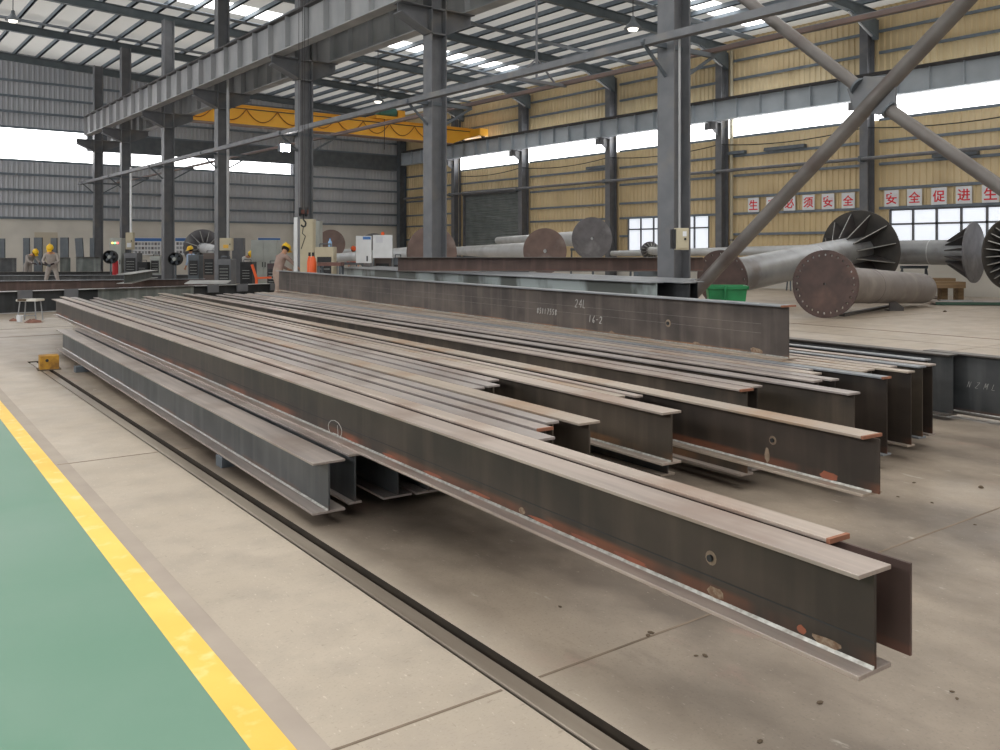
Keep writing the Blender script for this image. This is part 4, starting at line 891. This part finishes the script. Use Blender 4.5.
for i, (x0, x1, y0, y1, l) in enumerate(((356, 371.5, 236, 263, 'tall white board with a blue patch at its top'), (373, 392.5, 235, 258, 'wide white board with pinned paper, topped by an orange lamp'))):
    d = 25.0; a, b = at_d(x0, y0, d), at_d(x1, y1, d); w = (x1-x0)*d/F; c = (a+b)/2; t = thing('white_board', l, 'board', (c.x, c.y, 0), -TH, 'white boards by the welding set')
    bx('panel', WHITE, t, -w/2, w/2, -.02, .02, b.z, a.z); bx('post', STEEL_D, t, -w/2, -w/2+.03, .021, .05, 0, a.z); bx('post', STEEL_D, t, w/2-.03, w/2, .021, .05, 0, a.z)
    if i == 0: bx('patch', BLUE, t, -.02, w/2-.02, -.025, -.021, a.z-.1, a.z-.02); bx('label_sheet', BLACK, t, .08, .12, -.025, -.021, b.z+.05, b.z+.2)
    else:
        bx('paper', M('paper', (214, 216, 224), None), t, -w/2+.08, .0, -.025, -.021, a.z-.22, a.z-.04); m = MB(); m.lathe([(.05, a.z), (.05, a.z+.05), (.03, a.z+.09)], 12); m.build('beacon', ORG, t)
# upright channels and short girders by the end wall
for i, (px, w, y0, lean) in enumerate(((1.5, 5.5, 238.5, 0), (26, 6, 238, 0), (37.8, 8, 237.5, 0), (53.5, 6, 238, 0), (64, 8, 237.5, 0), (81.5, 7.2, 238, -.07), (92, 4.5, 238, 0))):
    d = 42.5; p = at_d(px, 250, d); ww = w*d/F; h = at_d(0, y0, d).z
    t = thing('upright_channel', 'tall grey steel channel standing upright by the end wall, %s counted from the picture edge' % ORD[i], 'steel channel', (p.x, p.y, 0), -TH, 'upright steel channels'); t.rotation_euler.y = lean
    bx('web', STEEL_D, t, -ww/2, ww/2, 0, .012, 0, h); bx('lip', STEEL_D, t, -ww/2, -ww/2+.012, .012, .1, 0, h); bx('lip', STEEL_D, t, ww/2-.012, ww/2, .012, .1, 0, h)
for i, (x0, x1, y0, l, mt) in enumerate(((-6, 16, 258, 'short deep dark girder at the picture edge, before the upright channels', WEBB), (60, 70, 257.5, 'short girder piece seen end-on beside the standing worker', WEBG), (76, 100, 257, 'short deep girder in front of the dark far column', WEBG))):
    a, b = at_d(x0, y0, 40.6), at_d(x1, y0, 40.8)
    hbeam(l, (a.x, a.y), (b.x, b.y), 0, a.z, .35, mt, FL_DARK, group='short girders by the end wall', stiff=3 if i != 1 else 2)
p, q = at_d(252, 264, 27.2), at_d(268, 278, 26.8); t = thing('orange_frame', 'orange welded frame with slanting post behind the bending worker', 'frame', (p.x, p.y, 0), -TH)
m = MB(); m.bar((0, 0, 1.15), (.14, 0, .72), .07, .07); m.bar((.14, 0, .72), (.14, 0, 0), .07, .07); m.build('post', ORG, t); m = MB(); m.bar((.1, 0, .73), (.6, 0, .75), .06, .06); m.build('arm', ORG, t)
# stool with rags
p = at_z(32, 321, 0); t = thing('stool', 'small stool with pale seat and thin metal legs on the far floor', 'stool', (p.x, p.y+.2, 0), -TH)
bx('seat', PLINTH, t, -.24, .24, -.17, .17, .44, .49, bevel=.01); bx('burnt_patch', DARK, t, -.2, 0, -.172, -.02, .45, .493)
for sx in (-1, 1):
    for sy in (-1, 1):
        m = MB(); m.tube((sx*.17, sy*.12, .44), (sx*.21, sy*.15, 0), .014, n=8); m.build('leg', PIPE, t)
m = MB(); m.tube((-.2, -.14, .12), (.2, -.14, .12), .01); m.build('stretcher', PIPE, t)
def rag(label, px, py, w, d_, mat, h=.06):
    p = at_z(px, py, 0); m = MB(); n = 16; random.seed(px)
    prof = [(1, 0), (.8, .6), (.35, 1)]
    vs = []; 
    for r, z in prof:
        for i in range(n):
            k = r*(.75+.4*random.random()); vs.append((math.cos(2*PI*i/n)*w*k, math.sin(2*PI*i/n)*d_*k, z*h*(.6+.5*random.random())+.001))
    fs = [(a*n+i, a*n+(i+1) % n, (a+1)*n+(i+1) % n, (a+1)*n+i) for a in range(2) for i in range(n)] + [tuple(2*n+i for i in range(n)), tuple(range(n-1, -1, -1))]
    m.add(vs, fs); t = tag(m.build('rag', mat, None, smooth=True), label, 'rag', 'rags by the stool'); t.location = (p.x, p.y, 0); t.rotation_euler = (0, 0, -TH)
RAGM = M('rag_brown', (122, 84, 72), (150, 110, 96), 8, .95)
rag('crumpled brown rag on the floor under the stool', 33, 322.5, .2, .16, RAGM, .08); rag('crumpled brown rag lying apart beside the white cup', 14.5, 321, .13, .1, RAGM)
p = at_z(19.5, 322, 0); t = thing('plastic_tub', 'small white plastic tub on the floor beside the stool', 'tub', (p.x, p.y, 0)); m = MB(); m.lathe([(.05, 0), (.075, .14), (.07, .14), (.045, .01)], 16); m.build('tub_body', WHITE, t, smooth=True); m = MB(); m.lathe([(.078, .135), (.078, .15), (.072, .15)], 16); m.build('rim', WHITE, t)
# crane hook
pk = at_d(303.5, 212, 22.6); t = thing('hook_block', 'dark crane hook block hanging on ropes before the column with cream cabinet', 'crane hook', (pk.x, pk.y, pk.z), -TH)
m = MB(); m.tube((-.1, 0, 0), (-.05, 0, 0), .12, n=18); m.tube((.05, 0, 0), (.1, 0, 0), .12, n=18); m.build('sheave', BLACK, t, smooth=True); bx('block', M('hook_rust', (112, 66, 56), None), t, -.12, .12, -.04, .04, -.05, .06)
m = MB(); m.path([Vector((.0, 0, -.05)), Vector((0, 0, -.2)), Vector((.06, 0, -.27)), Vector((.05, 0, -.36)), Vector((-.02, 0, -.38)), Vector((-.06, 0, -.33))], .022, 8); m.build('hook', BLACK, t)
for x in (-.12, -.03, .03, .12):
    m = MB(); m.tube((x, 0, .05), (x, 0, zb(pk.x)-pk.z+.3), .008, n=6); m.build('rope', DARKEDGE, t)
m = MB(); m.path([Vector((0, 0, -.36)), Vector((-.03, 0, -.55)), Vector((.05, 0, -.62)), Vector((-.06, 0, -.95))], .012, 6); m.build('sling', BLACK, t)

# ------------------------------------------------------------------ people
def person(label, loc, rz, J, top, trousers, helmet=HELM, glove=None, bands=True, group=None):
    """J: joint positions in metres (local, facing -Y)."""
    t = thing('person', label, 'person', loc, rz, group)
    me = bpy.data.meshes.new('body'); V, E, R, TG, roots = [], [], [], [], []
    def chain(pts, link=None):
        prev = link
        for p, r, tg in pts:
            V.append(Vector(p)); R.append(r); TG.append(tg); i = len(V)-1
            if prev is None: roots.append(i)
            else: E.append((prev, i))
            prev = i
        return prev
    pel, ch, nk, hd = [Vector(J[k]) for k in ('pelvis', 'chest', 'neck', 'head')]
    chain([(pel, (.165, .12), 't')]); i0 = 0
    chain([(pel.lerp(ch, .5), (.15, .11), 'c'), (ch, (.17, .12), 'c')], i0); ic = len(V)-1
    chain([(nk, (.06, .06), 's'), (nk.lerp(hd, .45), (.062, .068), 's'), (hd, (.082, .098), 's'), (hd+(hd-nk).normalized()*.1, (.07, .085), 's')], ic)
    for s in 'LR':
        sh, el, wr, hn = [Vector(J[k+s]) for k in ('sh', 'el', 'wr', 'hn')]
        chain([(sh, (.068, .068), 'c'), (sh.lerp(el, .5), (.058, .058), 'c'), (el, (.05, .05), 'c'), (el.lerp(wr, .5), (.046, .046), 'c'), (wr, (.032, .036), 'g')], ic); iw = len(V)-1
        chain([(wr.lerp(hn, .55), (.042, .024), 'g'), (hn, (.042, .022), 'g')], iw)
        hp, kn, an, to = [Vector(J[k+s]) for k in ('hp', 'kn', 'an', 'to')]
        chain([(hp, (.098, .1), 't'), (hp.lerp(kn, .5), (.085, .088), 't'), (kn, (.066, .068), 't'), (kn.lerp(an, .4), (.064, .066), 't'), (an, (.05, .052), 't'), (an+Vector((0, 0, -.05)), (.045, .05), 'f'), (to, (.042, .034), 'f')], i0)
        # five fingers on each hand: four unequal ones bent at the knuckle, and a thumb from the side of the palm
        ax = (hn-wr).normalized(); sd = ax.cross(Vector((0, 0, 1)));
        if sd.length < .1: sd = Vector((1, 0, 0))
        sd.normalize(); cu = ax.cross(sd)
        if cu.z > 0: cu = -cu
        for k, (o, ln) in enumerate(((-.03, .07), (-.01, .08), (.01, .075), (.03, .058))):
            b = hn-ax*.015+sd*o; chain([(b, (.009, .009), 'g'), (b+ax*ln*.5, (.0085, .0085), 'g'), (b+ax*ln*.8+cu*ln*.4, (.0075, .0075), 'g')])
        ts = sd*(-1 if s == 'L' else 1); b = wr.lerp(hn, .5)+ts*.025
        chain([(b, (.011, .011), 'g'), (b+ts*.03+ax*.025, (.01, .01), 'g'), (b+ts*.035+ax*.055, (.008, .008), 'g')])
    fw = Vector((0, -1, 0)); up = (hd-nk).normalized(); fw = (fw-up*fw.dot(up)).normalized(); fw = Matrix.Rotation(J.get('turn', 0), 3, up) @ fw; sdv = up.cross(fw)
    chain([(hd+fw*.07+up*.02, (.012, .012), 's'), (hd+fw*.108-up*.015, (.015, .013), 's')])       # nose
    for s in (-1, 1): chain([(hd+sdv*s*.07, (.012, .016), 's'), (hd+sdv*s*.092+up*.01, (.01, .022), 's')])  # ears
    me.from_pydata(V, E, []); o = bpy.data.objects.new('body', me); COL.objects.link(o)
    md = o.modifiers.new('skin', 'SKIN'); sb = o.modifiers.new('sub', 'SUBSURF'); sb.levels = sb.render_levels = 1
    for i, sv in enumerate(me.skin_vertices[0].data): sv.radius = R[i]; sv.use_root = i in roots
    dg = bpy.context.evaluated_depsgraph_get(); dg.update(); nm = bpy.data.meshes.new_from_object(o.evaluated_get(dg)); bpy.data.objects.remove(o)
    for mm in (top, trousers, SKIN, glove or SKIN, SHOE, HIVIS): nm.materials.append(mm)
    idx = {'c': 0, 't': 1, 's': 2, 'g': 3, 'f': 4}
    kn = {s: Vector(J['kn'+s]) for s in 'LR'}; an = {s: Vector(J['an'+s]) for s in 'LR'}
    for p in nm.polygons:
        c = p.center; k = min(range(len(V)), key=lambda i: (V[i]-c).length-max(R[i])*.6); p.material_index = idx[TG[k]]; p.use_smooth = True
        if bands and TG[k] == 't':
            for s in 'LR':
                if (kn[s].lerp(an[s], .5)-c).length < .1 and abs(c.z-kn[s].lerp(an[s], .5).z) < .04: p.material_index = 5
    b = bpy.data.objects.new('body', nm); COL.objects.link(b); b.parent = t
    if J.get('face', 1):
        m = MB()
        for s in (-1, 1):
            e = hd+fw*.088+sdv*s*.032+up*.022; m.tube(e-fw*.01, e+fw*.004, .011, n=8)
        m.build('eye', HAIR, t); m = MB(); e = hd+fw*.092-up*.05; m.bar(e-sdv*.022, e+sdv*.022, .012, .009, up=up); m.build('mouth', M('lip', (160, 92, 84), None), t)
    m = MB(); Mh = Matrix.Translation(hd+up*.0+fw*-.012) @ Matrix((sdv, fw*-1, up)).transposed().to_4x4()
    m.lathe([(.098, -.02), (.104, .05), (.09, .075)], 18, mat=Mh @ Matrix.Diagonal((.93, 1.05, 1, 1))); m.build('hair', HAIR, t, smooth=True)
    if helmet:
        m = MB(); Mh2 = Matrix.Translation(hd+up*.055) @ Matrix((sdv, fw*-1, up)).transposed().to_4x4()
        m.lathe([(.125, -.005), (.127, .03), (.118, .08), (.09, .115), (.045, .135), (.01, .14)], 20, mat=Mh2 @ Matrix.Diagonal((.95, 1.1, 1, 1)))
        m.box(-.075, .075, -.19, -.1, -.008, .006, mat=Mh2); m.box(-.015, .015, -.1, .1, .125, .147, mat=Mh2); m.build('helmet', helmet, t, smooth=True)
    return t
STAND = dict(pelvis=(0, 0, .93), chest=(0, -.03, 1.3), neck=(0, -.03, 1.46), head=(0, -.06, 1.58), shL=(.19, -.03, 1.38), elL=(.24, .0, 1.1), wrL=(.22, -.12, .88), hnL=(.21, -.16, .8), shR=(-.19, -.03, 1.38), elR=(-.24, 0, 1.1), wrR=(-.22, -.12, .88), hnR=(-.21, -.16, .8),
             hpL=(.1, 0, .88), knL=(.11, -.03, .48), anL=(.12, .02, .09), toL=(.13, -.17, .04), hpR=(-.1, 0, .88), knR=(-.11, -.03, .48), anR=(-.12, .02, .09), toR=(-.13, -.17, .04))
def pose(**k): d = dict(STAND); d.update(k); return d
# worker facing us, hands together on a tool, legs apart
p = at_d(52, 250, 33.4)
w1 = pose(chest=(0, -.12, 1.28), neck=(0, -.18, 1.44), head=(.0, -.26, 1.54), shL=(.19, -.12, 1.36), shR=(-.19, -.12, 1.36), elL=(.26, -.2, 1.1), elR=(-.26, -.2, 1.12), wrL=(.1, -.38, 1.02), hnL=(.05, -.43, 1.0), wrR=(-.12, -.38, 1.05), hnR=(-.07, -.43, 1.03),
          hpL=(.1, 0, .88), knL=(.2, -.08, .48), anL=(.27, .05, .09), toL=(.3, -.12, .04), knR=(-.17, -.1, .48), anR=(-.24, 0, .09), toR=(-.28, -.18, .04))
W1 = person('worker in grey overalls and yellow helmet facing the camera, holding a tool at the waist', (p.x, p.y, 0), -TH+.25, w1, CLOTH, TROUS, glove=GLOVE); W1.scale = (1.05,)*3
q = Vector((p.x, p.y, 0))+CAMF*-.45; t = thing('hand_tool', 'small dark hand tool held by the worker facing the camera', 'tool', (q.x, q.y, 1.04), -TH); m = MB(); m.tube((-.14, 0, .02), (.1, 0, -.02), .028); m.build('tool_body', BLACK, t); m = MB(); m.tube((.1, 0, -.02), (.16, -.03, -.03), .05); m.build('tool_head', STEEL_D, t)
# worker further off, bending to his left
p = at_d(27.5, 250, 39.2)
w2 = pose(pelvis=(0, .05, .93), chest=(.0, -.2, 1.2), neck=(.0, -.31, 1.33), head=(.0, -.42, 1.40), shL=(.19, -.22, 1.27), shR=(-.19, -.22, 1.27), elL=(.24, -.38, 1.05), elR=(-.24, -.36, 1.06), wrL=(.14, -.56, .96), hnL=(.1, -.63, .93), wrR=(-.14, -.56, .96), hnR=(-.1, -.63, .93), face=1)
person('worker in grey overalls with dark gloves stooping beside the upright channels', (p.x, p.y, 0), -TH+1.15, w2, CLOTH, TROUS, glove=GLOVE).scale = (1.05,)*3
# worker seen from behind, bending over the long stack, one leg stepping back
p = at_d(277.5, 250, 24.6)
w3 = pose(pelvis=(0, .02, .95), chest=(0, -.12, 1.32), neck=(0, -.2, 1.47), head=(0.03, -.27, 1.57), shL=(.2, -.13, 1.4), shR=(-.2, -.13, 1.4), elL=(.27, -.27, 1.13), elR=(-.26, -.33, 1.2), wrL=(.2, -.5, 1.02), hnL=(.18, -.58, .99), wrR=(-.16, -.56, 1.06), hnR=(-.13, -.64, 1.03),
          knL=(.12, -.12, .5), anL=(.13, -.06, .09), toL=(.13, -.24, .04), hpR=(-.1, .02, .88), knR=(-.12, .08, .48), anR=(-.13, .34, .11), toR=(-.14, .2, .04), face=1, turn=.3)
person('worker in tan clothes and yellow helmet bending at the end of the tall beam', (p.x, p.y, 0), -TH+PI-.75, w3, CLOTH2, TROUS2, bands=False).scale = (1.02,)*3
p = at_d(191.5, 250, 37.5); person('worker in pale blue jacket and yellow helmet half hidden by welding machines', (p.x, p.y, 0), -TH-.5, pose(), CLOTH_BL, TROUS, bands=False)
p = at_d(244, 250, 38); person('worker in white jacket and yellow helmet stooping beside the grey cabinets', (p.x, p.y, 0), -TH+.9, w2, CLOTH_W, TROUS, bands=False)
p = at_d(353, 250, 39); person('worker in orange jacket and orange helmet behind the white boards', (p.x, p.y, 0), -TH+.4, pose(), CLOTH_O, TROUS, helmet=ORG, bands=False)

# ------------------------------------------------------------------ light
w = bpy.data.worlds.new('sky'); SC.world = w; w.use_nodes = True
bg = w.node_tree.nodes['Background']; bg.inputs['Color'].default_value = (.93, .96, 1, 1); bg.inputs['Strength'].default_value = 1.0
SC.view_settings.view_transform = 'Standard'; SC.view_settings.look = 'None'; SC.view_settings.exposure = 0.12; SC.view_settings.gamma = 1; SC.view_settings.use_curve_mapping = False
SC.cycles.max_bounces = 8; SC.cycles.diffuse_bounces = 5
SC.cycles.use_denoising = True
